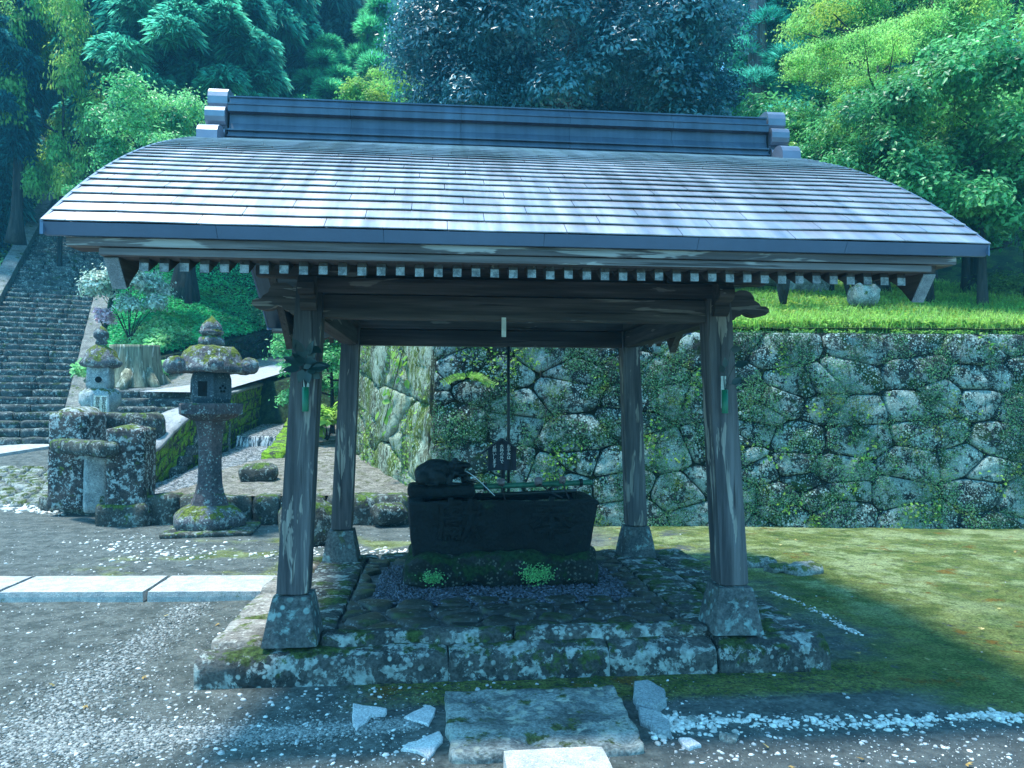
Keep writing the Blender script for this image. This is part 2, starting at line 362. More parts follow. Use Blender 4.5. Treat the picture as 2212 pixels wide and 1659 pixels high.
M['tubegreen'] = simple('green_plastic_tube', (.008, .16, .085), .4, var=.08)
M['ladle'] = simple('ladle_wood', (.22, .15, .15), .6)
M['ladledark'] = simple('ladle_wet_wood', (.03, .025, .028), .5)
M['iron'] = simple('dark_pipe', (.008, .012, .018), .45)
M['frog'] = stone('wet_stone_frog', (.004, .008, .010), (.010, .016, .019), 7, rough=.55, bump=.5, spec=.25)
M['strip'] = simple('pale_paper', (.62, .66, .62), .8, var=.15)
M['sprigleaf'] = leafmat('sprig_leaf', (.006, .022, .022), (.012, .034, .034), .4, .1, spec=.5)
def pebmat(name, c1, c2, rough=.85, spec=.3):
    s = NT(name); c = s.mix(s.isl, c1, c2); c = s.bright(c, s.ss(s.noise(60, 3), .3, .7, .75, 1.2)); return s.done(c, rough, 0, s.bump(s.noise(90, 3), .3, .004), spec)
M['pebble'] = pebmat('pale_pebbles', (.28, .31, .33), (.72, .72, .70))
M['pebwhite'] = pebmat('cream_pebbles', (.42, .42, .40), (.82, .80, .76))
M['pebgrey'] = pebmat('grey_gravel', (.09, .11, .11), (.36, .38, .37))
M['blackpeb'] = pebmat('black_gravel', (.004, .006, .012), (.12, .14, .20), .3, .8)
# ground
def ground_mat():
    s = NT('packed_earth'); P = s.obj; X, Y, Z = s.sep(P)[:]
    n = s.noise(1.1, 6, .6, P); fine = s.noise(26, 6, .75, P); mid = s.noise(6, 5, .65, P)
    c = s.mix(s.ss(mid, .35, .65), (.064, .080, .078), (.128, .148, .142))
    c = s.bright(c, s.ss(fine, .3, .7, .6, 1.45))
    # small stones pressed into the earth
    v = s.vor(38, vec=P); grit = s.mul(s.ss(v, .30, .20), s.ss(s.noise(5, 5, .7, s.vadd(P, (7, 0, 0))), .50, .60))
    c = s.mix(s.mul(grit, .8), c, (.40, .42, .42))
    # damp dark band along the drip of the eaves
    dk = s.mul(s.ss(s.math('ABSOLUTE', s.add(Y, -3.05)), .75, .1), s.ss(s.add(X, s.mul(n, 1.5)), 1.2, 2.2))
    c = s.mix(s.mul(dk, .45), c, (.055, .07, .08))
    # moss court on the right, moss along the platform and by the lantern
    e = s.mul(s.add(n, -.5), 2.2); e2 = s.mul(s.add(mid, -.5), .9)
    m1 = s.mul(s.ss(s.add(s.add(X, e), e2), 2.3, 3.1), s.ss(s.add(s.add(Y, e), s.mul(X, .12)), 3.7, 4.3))
    m2 = s.mul(s.mul(s.ss(s.math('ABSOLUTE', s.add(s.add(Y, -4.18), s.mul(e2, .25))), .30, .16), s.ss(s.add(X, e), -.7, .1)), s.ss(fine, .35, .5))
    m3 = s.mul(s.ss(n, .50, .60), s.mul(s.ss(s.math('ABSOLUTE', s.add(Y, -7.9)), 1.3, .8), s.ss(X, -3.6, -2.8)))
    m4 = s.mul(s.ss(X, 1.6, 2.4), s.mul(s.ss(Y, 6.3, 7.0), s.ss(s.add(n, s.mul(mid, .5)), .62, .74)))
    m = s.math('MAXIMUM', s.math('MAXIMUM', m1, m2), s.math('MAXIMUM', s.mul(m3, .75), m4))
    m = s.mul(m, s.ss(s.noise(9, 6, .75, s.vadd(P, (2, 2, 2))), .30, .44))
    mc = s.mix(s.ss(s.noise(3.1, 7, .75, P), .36, .64), (.085, .145, .030), (.24, .28, .08))
    pale = s.ss(s.noise(1.6, 7, .75, s.vadd(P, (5, 5, 0))), .46, .60)
    mc = s.mix(s.mul(pale, s.ss(Y, 4.4, 6.2)), mc, (.36, .43, .20))
    mc = s.mix(s.ss(s.noise(2.4, 5, .7, s.vadd(P, (0, 9, 0))), .58, .68), mc, (.22, .13, .02))
    mc = s.bright(mc, s.ss(s.noise(55, 4, .8, P), .3, .7, .4, 1.6)); mc = s.bright(mc, s.ss(s.noise(7, 7, .8, s.vadd(P, (1, 8, 0))), .36, .62, .78, 1.15))
    c = s.mix(m, c, mc)
    h = s.add(s.add(s.mul(fine, .5), s.mul(mid, .8)), s.add(s.mul(grit, .4), s.mul(s.mul(m, s.noise(60, 4, .8, P)), .9)))
    return s.done(c, .95, 0, s.bump(h, 1.0, .045), .2)
M['ground'] = ground_mat()
def soil_mat(name, c1, c2, c3, sc=5):
    s = NT(name); c = s.mix(s.ss(s.noise(sc, 6, .7), .38, .62), c1, c2); c = s.mix(s.ss(s.noise(sc*1.7, 6, .75, s.vadd(s.vec, (4, 4, 4))), .52, .6), c, c3)
    c = s.bright(c, s.ss(s.noise(sc*8, 4, .8), .3, .7, .55, 1.5)); return s.done(c, .95, 0, s.bump(s.noise(sc*6, 6, .8), 1, .05), .15)
M['soil'] = soil_mat('leafy_soil', (.20, .19, .165), (.36, .34, .30), (.12, .13, .07))
M['gravelpath'] = soil_mat('fine_gravel', (.22, .24, .25), (.34, .36, .36), (.12, .15, .08), 8)
M['hill'] = soil_mat('forest_floor', (.012, .03, .016), (.03, .06, .025), (.02, .03, .02), 1.5)
M['bank'] = soil_mat('bank_soil', (.03, .06, .02), (.06, .12, .03), (.05, .06, .03), 4)
def water_mat():
    s = NT('running_water'); v = s.vscale(s.obj, (1, 1, 1)); r = s.noise(16, 6, .75, v, .6); st = s.noise(34, 3, .7, v)
    c = s.mix(s.ss(r, .42, .60), (.05, .07, .085), (.42, .46, .50)); c = s.mix(s.ss(st, .58, .66), c, (.8, .84, .88))
    return s.done(c, .25, 0, s.bump(r, 1, .05), .6)
M['water'] = water_mat()
s = NT('falling_water'); f = s.noise(1, 5, .7, s.vscale(s.obj, (26, 26, 3)))
M['fall'] = s.done(s.mix(s.ss(f, .44, .58), (.03, .05, .07), (.85, .9, .95)), .2, 0, s.bump(f, 1, .03), .6)
s = NT('still_water'); M['pool'] = s.done((.004, .008, .010), .04, 0, s.bump(s.noise(9, 2), .15, .01), .9)
s = NT('spout_water'); M['jet'] = s.done((.55, .62, .66), .1, 0, None, .9)
# foliage; tree leaf colours are raised to stand in for missing sunlight
M['ivy'] = leafmat('wall_leaf', (.025, .10, .045), (.08, .22, .09), .5, .35, 1.5, yel=(.20, .28, .03))
M['fern'] = leafmat('bright_leaf', (.10, .24, .035), (.24, .38, .06), .5, .45, 1.5)
M['grass'] = leafmat('bank_grass', (.10, .26, .045), (.27, .42, .09), .5, .5, .5, yel=(.36, .42, .06))
M['cover'] = leafmat('ground_cover_leaf', (.02, .26, .09), (.06, .44, .16), .5, .4, .35, yel=(.10, .32, .04))
M['coverlight'] = leafmat('sunlit_cover_leaf', (.10, .30, .12), (.28, .50, .22), .5, .45, .6)
M['cedar'] = leafmat('cedar_needles', (.03, .26, .21), (.12, .50, .36), .5, .55, .22)
M['cedarblue'] = leafmat('dark_cedar_needles', (.016, .15, .19), (.06, .28, .29), .5, .5, .22)
M['cypress'] = leafmat('pale_cypress_leaf', (.04, .30, .15), (.12, .48, .23), .5, .45, .3)
M['purple'] = leafmat('dull_cedar_needles', (.10, .20, .21), (.11, .32, .27), .5, .4, .3)
M['camellia'] = leafmat('glossy_camellia_leaf', (.008, .065, .090), (.055, .20, .23), .33, .25, .5, 1.0)
M['maple'] = leafmat('maple_leaf', (.07, .27, .07), (.24, .46, .12), .5, .55, .25, yel=(.38, .50, .08))
M['mapledark'] = leafmat('shaded_maple_leaf', (.03, .18, .10), (.09, .32, .14), .5, .5, .25)
M['shrub'] = leafmat('shrub_leaf', (.025, .15, .06), (.10, .32, .11), .4, .45, .5, .5, yel=(.20, .34, .05))
M['bushleaf'] = leafmat('bright_bush_leaf', (.05, .25, .09), (.18, .44, .17), .4, .5, .6, .5)
M['varieg'] = leafmat('pale_shrub_leaf', (.20, .34, .26), (.50, .55, .50), .45, .3, 2.5)
M['pink'] = leafmat('pink_blossom', (.55, .38, .47), (.72, .52, .60), .5, .4, 2)
M['clip'] = leafmat('clipped_bush_leaf', (.07, .15, .04), (.17, .27, .08), .5, .35, 1)

# ================================================================== the lie of the land
TR = lambda v: .35+.10*(v-9.8)                       # terrace beside the channel
def lowz(u, v): return max(0.0, (v-11)*.125)
ch = [(9.3, -5.4, -4.3), (11.5, -5.4, -4.35), (12.7, -5.35, -4.05), (15, -5.45, -4.55), (17.9, -5.62, -5.2), (19.6, -5.75, -5.5), (24, -5.95, -5.6)]   # channel: v, left bank, right bank
def chan(v, k): return float(np.interp(v, [c[0] for c in ch], [c[k] for c in ch]))
def smooth(x, a, b):
    t = min(1, max(0, (x-a)/(b-a))); return t*t*(3-2*t)
def gz(u, v):
    z = lowz(u, v)
    if u > chan(v, 1)-.3 and v > 9.0: z = 0.0 if v < 12 else -.1
    z += .012*noise.noise(Vector((u*.9, v*.9, 0)))+.006*noise.noise(Vector((u*4, v*4, 3)))
    return z
us = np.concatenate([np.linspace(-60, -7, 22), np.linspace(-6.6, 7, 150), np.linspace(7.6, 60, 22)])
vv = np.concatenate([np.linspace(-12, 1.5, 10), np.linspace(1.7, 10, 150), np.linspace(10.1, 17.5, 50)])
struct('ground', sheet(lambda u, v: UV(u, v, gz(u, v)), us, vv), M['ground'], smooth=True)
def wall_u(v): return float(np.interp(v, [9.75, 13.2, 30], [-1.05, -2.72, -6]))
# terrace: leafy soil between the channel and the big wall
def ter(u, v): return TR(v)+.03*noise.noise(Vector((u*2, v*2, 5)))+.015*noise.noise(Vector((u*7, v*7, 5)))
def terP(a, v):
    l, r = chan(v, 2)+.02, wall_u(v)+.3
    l = l if v > 10.5 else float(np.interp(v, [9.45, 10.5], [-4.75, l])); r = r if v > 9.8 else .0
    u = l+(r-l)*a; return UV(u, v, ter(u, v)-(.25 if a == 0 else 0))
struct('terrace_soil', sheet(terP, np.concatenate([[0], np.linspace(.001, 1, 40)]), np.linspace(9.75, 20, 90)), M['soil'], smooth=True)
# channel water in two levels with a weir between
def wz(v): return .08+.10*(v-9.8)
def watP(lo, a, v):
    l, r = chan(v, 1)-.1, chan(v, 2)+.1; u = l+(r-l)*a
    return UV(u, v, lo+wz(v)+.02*noise.noise(Vector((u*5, v*5, 1)))+.012*noise.noise(Vector((u*14, v*14, 1))))
struct('stream_water', sheet(lambda a, v: watP(0.0, a, v), np.linspace(0, 1, 30), np.linspace(10.3, 15.45, 120)), M['water'], smooth=True)
struct('upper_stream_water', sheet(lambda a, v: watP(.20, a, v), np.linspace(0, 1, 30), np.linspace(15.5, 24, 90)), M['water'], smooth=True)
def fallP(a, t):
    p = watP(.20, a, 15.5); p[2] -= t*.22; p[:2] += (UV(0, -1, 0)[:2])*(.05*math.sqrt(t)); return p
solo('small_waterfall', sheet(fallP, np.linspace(0, 1, 30), np.linspace(0, 1, 8)), M['fall'], 'low white waterfall spilling over the weir in the mossy channel', 'waterfall', smooth=True)
# hillside behind everything
def usr(v): return -11.7-.42*(v-21)                   # right edge of the long stairs
def wline(v): return -8.17+(v-17.4)*.172              # line of the low wall above the road
def shz(v): return -.495+.15*v                        # road and its shoulder
def hz(u, v):
    st = -8.85+.577*v
    if v > 52: st = -8.85+.577*52+.42*(v-52)
    if u > usr(v)+.5:
        if u > wline(v)-.15 and v < 24.6: zl = shz(v)-.12
        else: zl = 2.50-.4025*(min(u, -6)+8.17)+.2825*(v-17.4)+.30*max(0, v-24)
        zl = min(zl, st+min(1.3, .1+.7*(u-usr(v)-.5)))
    else: zl = st-(.32 if u > usr(v)-3.6 else 0)
    zr = 2.5+.24*(v-9.8) if v < 17 else 4.23+.55*(v-17)
    if v > 50: zr = 4.23+.55*33+.45*(v-50)
    t = smooth(u, -4.5, -1.2) if v < 17.5 else smooth(u, -4.8, 2)
    z = zl*(1-t)+zr*t
    return z+.12*noise.noise(Vector((u*.5, v*.5, 8)))*smooth(v, 20, 26)
def hlow(u, v): return hz(u, v) if v > 17.45 else -.8
struct('hillside', sheet(lambda u, v: UV(u, v, hlow(u, v)), np.concatenate([np.linspace(-70, -14, 20), np.linspace(-13.5, 14, 70), np.linspace(15, 75, 20)]),
                         np.concatenate([[17.42], np.linspace(17.46, 30, 44), np.linspace(31, 95, 30)])), M['hill'], smooth=True)
def bankP(u, v): return UV(u, v, hz(u, v)+.03*noise.noise(Vector((u*3, v*3, 2))))
def bank2(a, v):
    l = wall_u(max(v, 9.95))+.12; u = l+(13-l)*a; return UV(u, v, (2.5+.24*(v-9.8) if v < 17 else 4.23+.55*(v-17))+.03*noise.noise(Vector((u*3, v*3, 2)))-(.25 if a == 0 else 0))
struct('grassy_bank', sheet(bank2, np.concatenate([[0], np.linspace(.001, 1, 60)]), np.linspace(9.93, 20, 44)), M['bank'], smooth=True)

# road above the small steps, rising to the right
ra, rb_ = -.495, .15
rl = [PS(470, 850, ra, rb_), PS(503, 839, ra, rb_), PS(628, 802, ra, rb_), PS(760, 775, ra, rb_)]
ru = [PS(300, 848, ra, rb_), PS(409, 834, ra, rb_), PS(628, 780, ra, rb_), PS(760, 758, ra, rb_)]
def lerp(a, b, t): return np.array(a)*(1-t)+np.array(b)*t
def poly_at(P, t):
    t = t*(len(P)-1); i = min(int(t), len(P)-2); return lerp(P[i], P[i+1], t-i)
struct('road', sheet(lambda a, t: lerp(poly_at(rl, t), poly_at(ru, t), a)+np.array((0, 0, .02)), np.linspace(0, 1, 6), np.linspace(0, 1, 20)), M['asphalt'])
def lsh(v): return float(np.interp(v, [15.3, 16.6, 25], [-8.3, usr(16.6)+.5, usr(25)+.5]))
def shP(u, v): return UV(u, v, ra+rb_*v+.02*noise.noise(Vector((u*4, v*4, 2)))-.01-(1.4 if v < 15.3 else 0))
struct('road_shoulder', sheet(lambda a, v: shP(lsh(v)+a*(-5.62-.03*(v-15)-lsh(v)), v), np.linspace(0, 1, 50), np.concatenate([[15.28], np.linspace(15.3, 25, 50)])), M['gravelpath'], smooth=True)

# ================================================================== platform
XC, YC = .479, 5.585
plat = thing('stone_platform', (XC, YC, 0), 'rectangular kerbed stone platform paved with dark flagstones under the pavilion', 'platform')
def rowx(parent, x0, x1, y0, y1, z0, z1, cuts, mat, name='kerb_stone', amp=.012, seed=0, r=.03):
    e = [x0]+list(cuts)+[x1]
    for i in range(len(e)-1):
        L = e[i+1]-e[i]-.008
        part(name, rbox(((e[i]+e[i+1])/2, (y0+y1)/2, (z0+z1)/2), (L, y1-y0, z1-z0), r, (max(4, int(L/.05)), max(3, int((y1-y0)/.06)), 5), amp, 5, seed=seed+i), mat, parent, True)
def rowy(parent, x0, x1, y0, y1, z0, z1, cuts, mat, name='kerb_stone', amp=.012, seed=0, r=.03):
    e = [y0]+list(cuts)+[y1]
    for i in range(len(e)-1):
        L = e[i+1]-e[i]-.008
        part(name, rbox(((x0+x1)/2, (e[i]+e[i+1])/2, (z0+z1)/2), (x1-x0, L, z1-z0), r, (max(3, int((x1-x0)/.06)), max(4, int(L/.06)), 5), amp, 5, seed=seed+i), mat, parent, True)
XL, XR, YF, YB = -1.27, 2.27, 4.29, 7.02
fe = [XL-.03, .07, .98, 1.62, XR+.03]
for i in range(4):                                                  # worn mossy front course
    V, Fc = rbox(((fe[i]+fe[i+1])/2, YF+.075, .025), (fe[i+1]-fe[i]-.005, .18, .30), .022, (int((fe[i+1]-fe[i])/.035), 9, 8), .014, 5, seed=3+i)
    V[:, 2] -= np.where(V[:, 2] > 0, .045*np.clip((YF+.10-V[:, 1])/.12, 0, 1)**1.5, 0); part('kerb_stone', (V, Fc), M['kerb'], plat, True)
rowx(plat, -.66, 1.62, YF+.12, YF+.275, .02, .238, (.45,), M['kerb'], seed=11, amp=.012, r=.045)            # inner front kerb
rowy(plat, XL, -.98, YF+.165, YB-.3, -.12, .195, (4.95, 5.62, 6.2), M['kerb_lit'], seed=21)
rowy(plat, -.975, -.60, YF+.165, YB-.3, -.05, .205, (5.5, 6.25), M['kerb'], seed=27, amp=.01)
rowy(plat, 1.56, 1.90, YF+.165, YB-.3, -.05, .205, (5.4, 6.3), M['kerb'], seed=31, amp=.008)
rowy(plat, 1.905, XR, YF+.165, YB-.3, -.12, .195, (5.1, 6.0), M['kerb'], seed=37, amp=.012)
rowx(plat, XL, XR, YB-.3, YB, -.12, .19, (-.5, .3, 1.1, 1.7), M['kerb'], seed=41)
part('mortar_bed', box(-.62, 1.58, YF+.24, YB-.28, -.05, .165, 0), M['bed'], plat)
# flagstones: irregular polygons around the gravel
def clip(poly, mx, my, nx, ny):
    out = []
    for i in range(len(poly)):
        p, q = poly[i], poly[(i+1) % len(poly)]; dp = (p[0]-mx)*nx+(p[1]-my)*ny; dq = (q[0]-mx)*nx+(q[1]-my)*ny
        if dp <= 0: out.append(p)
        if dp*dq < 0:
            t = dp/(dp-dq); out.append((p[0]+(q[0]-p[0])*t, p[1]+(q[1]-p[1])*t))
    return out
def voronoi(seeds, rect, asp=1.0):
    x0, x1, y0, y1 = rect; cells = []
    for i, s_ in enumerate(seeds):
        poly = [(x0, y0), (x1, y0), (x1, y1), (x0, y1)]
        near = sorted(range(len(seeds)), key=lambda j: (seeds[j][0]-s_[0])**2+((seeds[j][1]-s_[1])*asp)**2)[1:26]
        for j in near:
            q = seeds[j]; poly = clip(poly, (s_[0]+q[0])/2, (s_[1]+q[1])/2, q[0]-s_[0], (q[1]-s_[1])*asp*asp)
            if len(poly) < 3: break
        cells.append(poly if len(poly) >= 3 else None)
    return cells
def cobble(poly, gap, z, h, seed, nrm=.02, npt=16, steps=((0, 0), (1, 0), (.86, 1), (.5, 1.12))):
    """a stone with rounded rim from a 2D outline: returns local (x, y, height) rings"""
    P = np.array(poly); c = P.mean(0); per = [np.linalg.norm(P[(i+1) % len(P)]-P[i]) for i in range(len(P))]; tot = sum(per)
    pts = []
    for k in range(npt):
        t = tot*k/npt; i = 0
        while t > per[i] and i < len(P)-1: t -= per[i]; i += 1
        p = P[i]+(P[(i+1) % len(P)]-P[i])*min(1, t/max(per[i], 1e-6)); pts.append(p)
    pts = np.array(pts); pts = (pts+.25*(np.roll(pts, 1, 0)+np.roll(pts, -1, 0)))/1.5
    size = math.sqrt(max(1e-4, abs(np.mean(np.linalg.norm(pts-c, axis=1)))**2))
    V = []; Fc = []
    for fr, hh in steps:
        for k, p in enumerate(pts):
            d = c-p; L = np.linalg.norm(d); f = (1-gap/max(L, gap*1.01))*(fr if fr else 1); q = c-d*f
            V.append((q[0], q[1], z+h*hh+(nrm*noise.noise(Vector((q[0]*6, q[1]*6, seed))) if hh else (0 if fr else -h))))
    V.append((c[0], c[1], z+h*1.1+nrm*noise.noise(Vector((c[0]*6, c[1]*6, seed))))); n = npt
    for r in range(len(steps)-1):
        for k in range(n): Fc.append((r*n+k, r*n+(k+1) % n, (r+1)*n+(k+1) % n, (r+1)*n+k))
    for k in range(n): Fc.append(((len(steps)-1)*n+k, (len(steps)-1)*n+(k+1) % n, len(V)-1))
    return np.array(V), Fc
rs = random.Random(5); seeds = []
gx, gy = (XC, 5.86)                                                # centre of the gravel oval
for _ in range(6000):
    p = (rs.uniform(-.62, 1.58), rs.uniform(YF+.26, YB-.3)); dmin = .155
    if all(math.hypot((p[0]-q[0])/1.45, p[1]-q[1]) > dmin for q in seeds): seeds.append(p)
for i, cpoly in enumerate(voronoi(seeds, (-.60, 1.57, YF+.285, YB-.3))):
    if cpoly is None: continue
    c = np.mean(cpoly, 0)
    if abs(c[0]-gx)/.88 < 1 and -.50 < c[1]-gy < .75 and ((c[0]-gx)/.93)**6+((c[1]-gy)/.68)**6 < 1: continue
    part('flagstone', cobble(cpoly, .012, .165, .03, i, .008, 14), M['flag'], plat, True)
# black gravel in the middle
ICO = bmesh.new(); bmesh.ops.create_icosphere(ICO, subdivisions=1, radius=1); ICOV = np.array([v.co[:] for v in ICO.verts]); ICOF = np.array([[v.index for v in f.verts] for f in ICO.faces]); ICO.free()
def pebbles(P, S, flat=.55, ang=.55, seed=0):
    """P (n,3) centres, S (n,) radii -> triangles; every pebble a jittered, flattened, turned lump"""
    g = np.random.default_rng(seed); n = len(P)
    V = ICOV[None]*(1+g.uniform(-.28, .22, (n, 12, 1)))*np.stack([g.uniform(.8, 1.35, n), g.uniform(.65, 1.05, n), g.uniform(flat*.7, flat*1.3, n)], 1)[:, None, :]
    a = g.uniform(0, 6.28, n); b = g.normal(0, ang*.6, n); ca, sa, cb, sb = np.cos(a), np.sin(a), np.cos(b), np.sin(b)
    x, y, z = V[..., 0], V[..., 1], V[..., 2]
    y2, z2 = y*cb[:, None]-z*sb[:, None], y*sb[:, None]+z*cb[:, None]
    W = np.stack((x*ca[:, None]-y2*sa[:, None], x*sa[:, None]+y2*ca[:, None], z2), -1)*S[:, None, None]+P[:, None, :]
    return W.reshape(-1, 3), (ICOF[None]+12*np.arange(n)[:, None, None]).reshape(-1, 3)
g = np.random.default_rng(3); Q = []
while len(Q) < 9000:
    x, y = g.uniform(-.62, 1.55), g.uniform(5.15, 6.7)
    e = ((x-gx)/.93)**6+((y-gy)/.68)**6
    if e < .92+.16*noise.noise(Vector((x*5, y*5, 0))): Q.append((x, y, .178+g.uniform(0, .016)))
struct('black_gravel', pebbles(np.array(Q), g.uniform(.006, .0125, len(Q)), .7, 1.2, 1), M['blackpeb'], kind='stuff')

# ================================================================== pavilion
pav = thing('water_pavilion', (XC, YC, 0), 'open wooden water pavilion on four posts under a curved copper gable roof', 'pavilion')
A, A2 = 1.287, 1.21
FB, BB = 4.487, 6.684; FT, BT = 4.53, 6.64
posts = {}
for i, (sx, yb, yt) in enumerate(((-1, FB, FT), (1, FB, FT), (-1, BB, BT), (1, BB, BT))):
    xb, xt = XC+sx*A, XC+sx*A2
    prof = []; 
    V, Fc = rbox((xb, yb, .325), (.31, .31, .27), .012, (6, 6, 6), .004, 8, seed=i)
    t = (V[:, 2]-.19)/.27; k = 1-.33*np.clip(t, 0, 1); V[:, 0] = xb+(V[:, 0]-xb)*k; V[:, 1] = yb+(V[:, 1]-yb)*k
    part('post_base', (V, Fc), M['base'], pav, False)
    n = 16; V, Fc = rbox((0, 0, 0), (1, 1, 1), .035, (6, 6, n), 0)
    W = []
    for x, y, z in V:
        f = z+.5; w = .172*(1-f)+.152*f; W.append((xb*(1-f)+xt*f+x*w, yb*(1-f)+yt*f+y*w, .45+f*1.80))
    o = part('post', rough((W, Fc), .0025, 9, i), M['woodz'], pav, False); posts[i] = o
x0, x1, zA, zB = XC-A2, XC+A2, 2.175, 2.03
def T(z, s=-1, f=True):                                            # leaning post centre at height z
    k = (z-.45)/1.80; return (XC+s*(A*(1-k)+A2*k), (FB*(1-k)+FT*k) if f else (BB*(1-k)+BT*k))
for yc in (FT, BT):
    f = -1 if yc == FT else 1
    part('beam', box(x0+.07, x1-.07, yc-.055, yc+.055, 2.035, 2.172, .006), M['woodx'], pav)
    part('upper_beam', box(x0+.0, x1-.0, yc-.085, yc+.085, 2.176, 2.268, .006), M['woodx'], pav)
    part('infill_board', box(x0+.05, x1-.05, yc-.012, yc+.012, 2.27, 2.50, .003), M['woodx'], pav)
    part('purlin', box(XC-1.83, XC+1.83, yc-.06, yc+.06, 2.47, 2.60, .006), M['woodx'], pav)
for s_ in (-1, 1):
    xs = XC+s_*A2
    part('side_beam', box(xs-.055, xs+.055, FT+.08, BT-.08, 2.035, 2.172, .006), M['woody'], pav)
    part('side_upper_beam', box(xs-.075, xs+.075, FT+.09, BT-.09, 2.176, 2.262, .006), M['woody'], pav)
    for f, yc in ((0, FT), (1, BT)):
        # bracket arm over each post and the carved nosings
        part('bracket_arm', box(min(xs, xs+s_*.31)-.14*(s_ > 0), max(xs, xs+s_*.31)+.14*(s_ < 0), yc-.055, yc+.055, 2.272, 2.335, .006) if 0 else
             box(xs-.31, xs+.31, yc-.052, yc+.052, 2.272, 2.34, .006), M['woodpale'], pav)
        part('bracket_block', box(xs-.11, xs+.11, yc-.09, yc+.09, 2.342, 2.468, .01), M['woodx'], pav)
        cloud = [(0, 2.055), (.035, 2.055), (.05, 2.075), (.075, 2.08), (.088, 2.10), (.115, 2.105), (.15, 2.085), (.19, 2.078), (.235, 2.088), (.258, 2.108), (.255, 2.13),
                 (.235, 2.142), (.205, 2.142), (.195, 2.16), (.165, 2.178), (.16, 2.20), (.142, 2.225), (.11, 2.238), (.07, 2.238), (.045, 2.222), (.03, 2.205), (.012, 2.225), (0, 2.23)]
        part('carved_nosing', prism([(xs+s_*(.072+a), b) for a, b in cloud][::(1 if s_ > 0 else -1)], yc-.05, yc+.05, lambda a, b, d: (a, d, b)), M['woodpale'], pav)
        sgn = -1 if f == 0 else 1
        cl2 = [(0, 2.075), (.03, 2.07), (.055, 2.085), (.07, 2.11), (.06, 2.135), (.075, 2.15), (.12, 2.155), (.15, 2.18), (.15, 2.215), (.125, 2.25), (.09, 2.262), (0, 2.265)]
        part('carved_nosing', prism([(yc+sgn*(.072+a), b) for a, b in cl2], xs-.045, xs+.045, lambda a, b, d: (d, a, b)), M['woodpale'], pav)
# rafters
ZR = lambda y: 2.165+.5*(min(y, 2*YC-y)-3.52)
def rafter(sgn):
    yA, yB = (3.52, YC-.03) if sgn < 0 else (2*YC-3.52, YC+.03)
    w, hh = .0205, .037
    pts = [(yA, -.037), (yA, .045), (yB, .045), (yB, -.037)]
    return prism([(y, ZR(y)+dz) for y, dz in pts], -w, w, lambda a, b, d: (d, a, b))
for sgn in (-1, 1):
    me = None; mec = None; V, Fc = rafter(sgn)
    for i in range(42):
        x = -1.30+i*.0868
        if me is None:
            me = mesh_of('rafter', V-np.array((0, YC, 0)), Fc, M['woody'])
            ye = 3.52 if sgn < 0 else 2*YC-3.52; e = (-.004 if sgn < 0 else .004)
            cv = prism([(-.0195, ZR(3.52)-.036), (.0195, ZR(3.52)-.036), (.0195, ZR(3.52)+.001), (-.0195, ZR(3.52)+.001)], ye-abs(e)/2+e/2, ye+abs(e)/2+e/2, lambda a, b, d: (a, d, b))
            mec = mesh_of('painted_tip', cv[0]-np.array((0, YC, 0)), cv[1], M['white'])
        o = link(bpy.data.objects.new('rafter', me)); o.parent = pav; o.location = (x-XC, 0, random.uniform(-.003, .003))
        o2 = link(bpy.data.objects.new('painted_tip', mec)); o2.parent = o
    # eave boards
    f = lambda y: y if sgn < 0 else 2*YC-y
    def eb(y0, y1, z0, z1, xa, xb, nm='eave_board'):
        a, b = sorted((f(y0), f(y1))); part(nm, box(xa, xb, a, b, z0, z1, .004), M['fascia'], pav)
    eb(3.450, 3.60, 2.222, 2.262, -1.60, 2.50); eb(3.462, 3.60, 2.186, 2.220, -1.47, 2.38)
for k in range(14):                                                # boards lying on the rafters
    for sgn in (-1, 1):
        y0, y1 = 3.56+k*.145, 3.56+k*.145+.141
        if sgn > 0: y0, y1 = 2*YC-y1, 2*YC-y0
        P4 = [(y0, ZR(y0)+.048), (y1, ZR(y1)+.048), (y1, ZR(y1)+.06), (y0, ZR(y0)+.06)]
        part('roof_board', prism(P4, -1.36, 2.31, lambda a, b, d: (d, a, b)), M['woodx'], pav)
# bargeboards
def RZ(y):
    x = min(y, 2*YC-y)-3.405; return 2.313+x*(0.7744+x*(-0.1721+x*0.02358))
for s_ in (-1, 1):
    xo = -1.43 if s_ < 0 else 2.39
    for sgn in (-1, 1):
        ys = np.linspace(3.47, YC, 14); top = [(y, RZ(y)-.075) for y in ys]
        bot = [(y+.03, RZ(y)-.37+.08*min(1, (y-3.5)/1.2)) for y in ys[1:]][::-1]
        pl = top+[(YC, bot[0][1])]+bot[1:]+[(3.60, RZ(3.47)-.30), (3.50, RZ(3.47)-.175)]
        pl = [(p if sgn < 0 else (2*YC-p[0], p[1])) for p in pl]
        bb = part('bargeboard', prism(pl, xo-.031, xo+.031, lambda a, b, d: (d, a, b)), M['woody'], pav)
        ex = [(3.496, RZ(3.47)-.180), (3.594, RZ(3.47)-.302), (3.589, RZ(3.47)-.306), (3.491, RZ(3.47)-.184)]
        ex = [(p if sgn < 0 else (2*YC-p[0], p[1])) for p in ex]
        part('painted_board_end', prism(ex, xo-.0305, xo+.0305, lambda a, b, d: (d, a, b)), M['bgend'], bb)
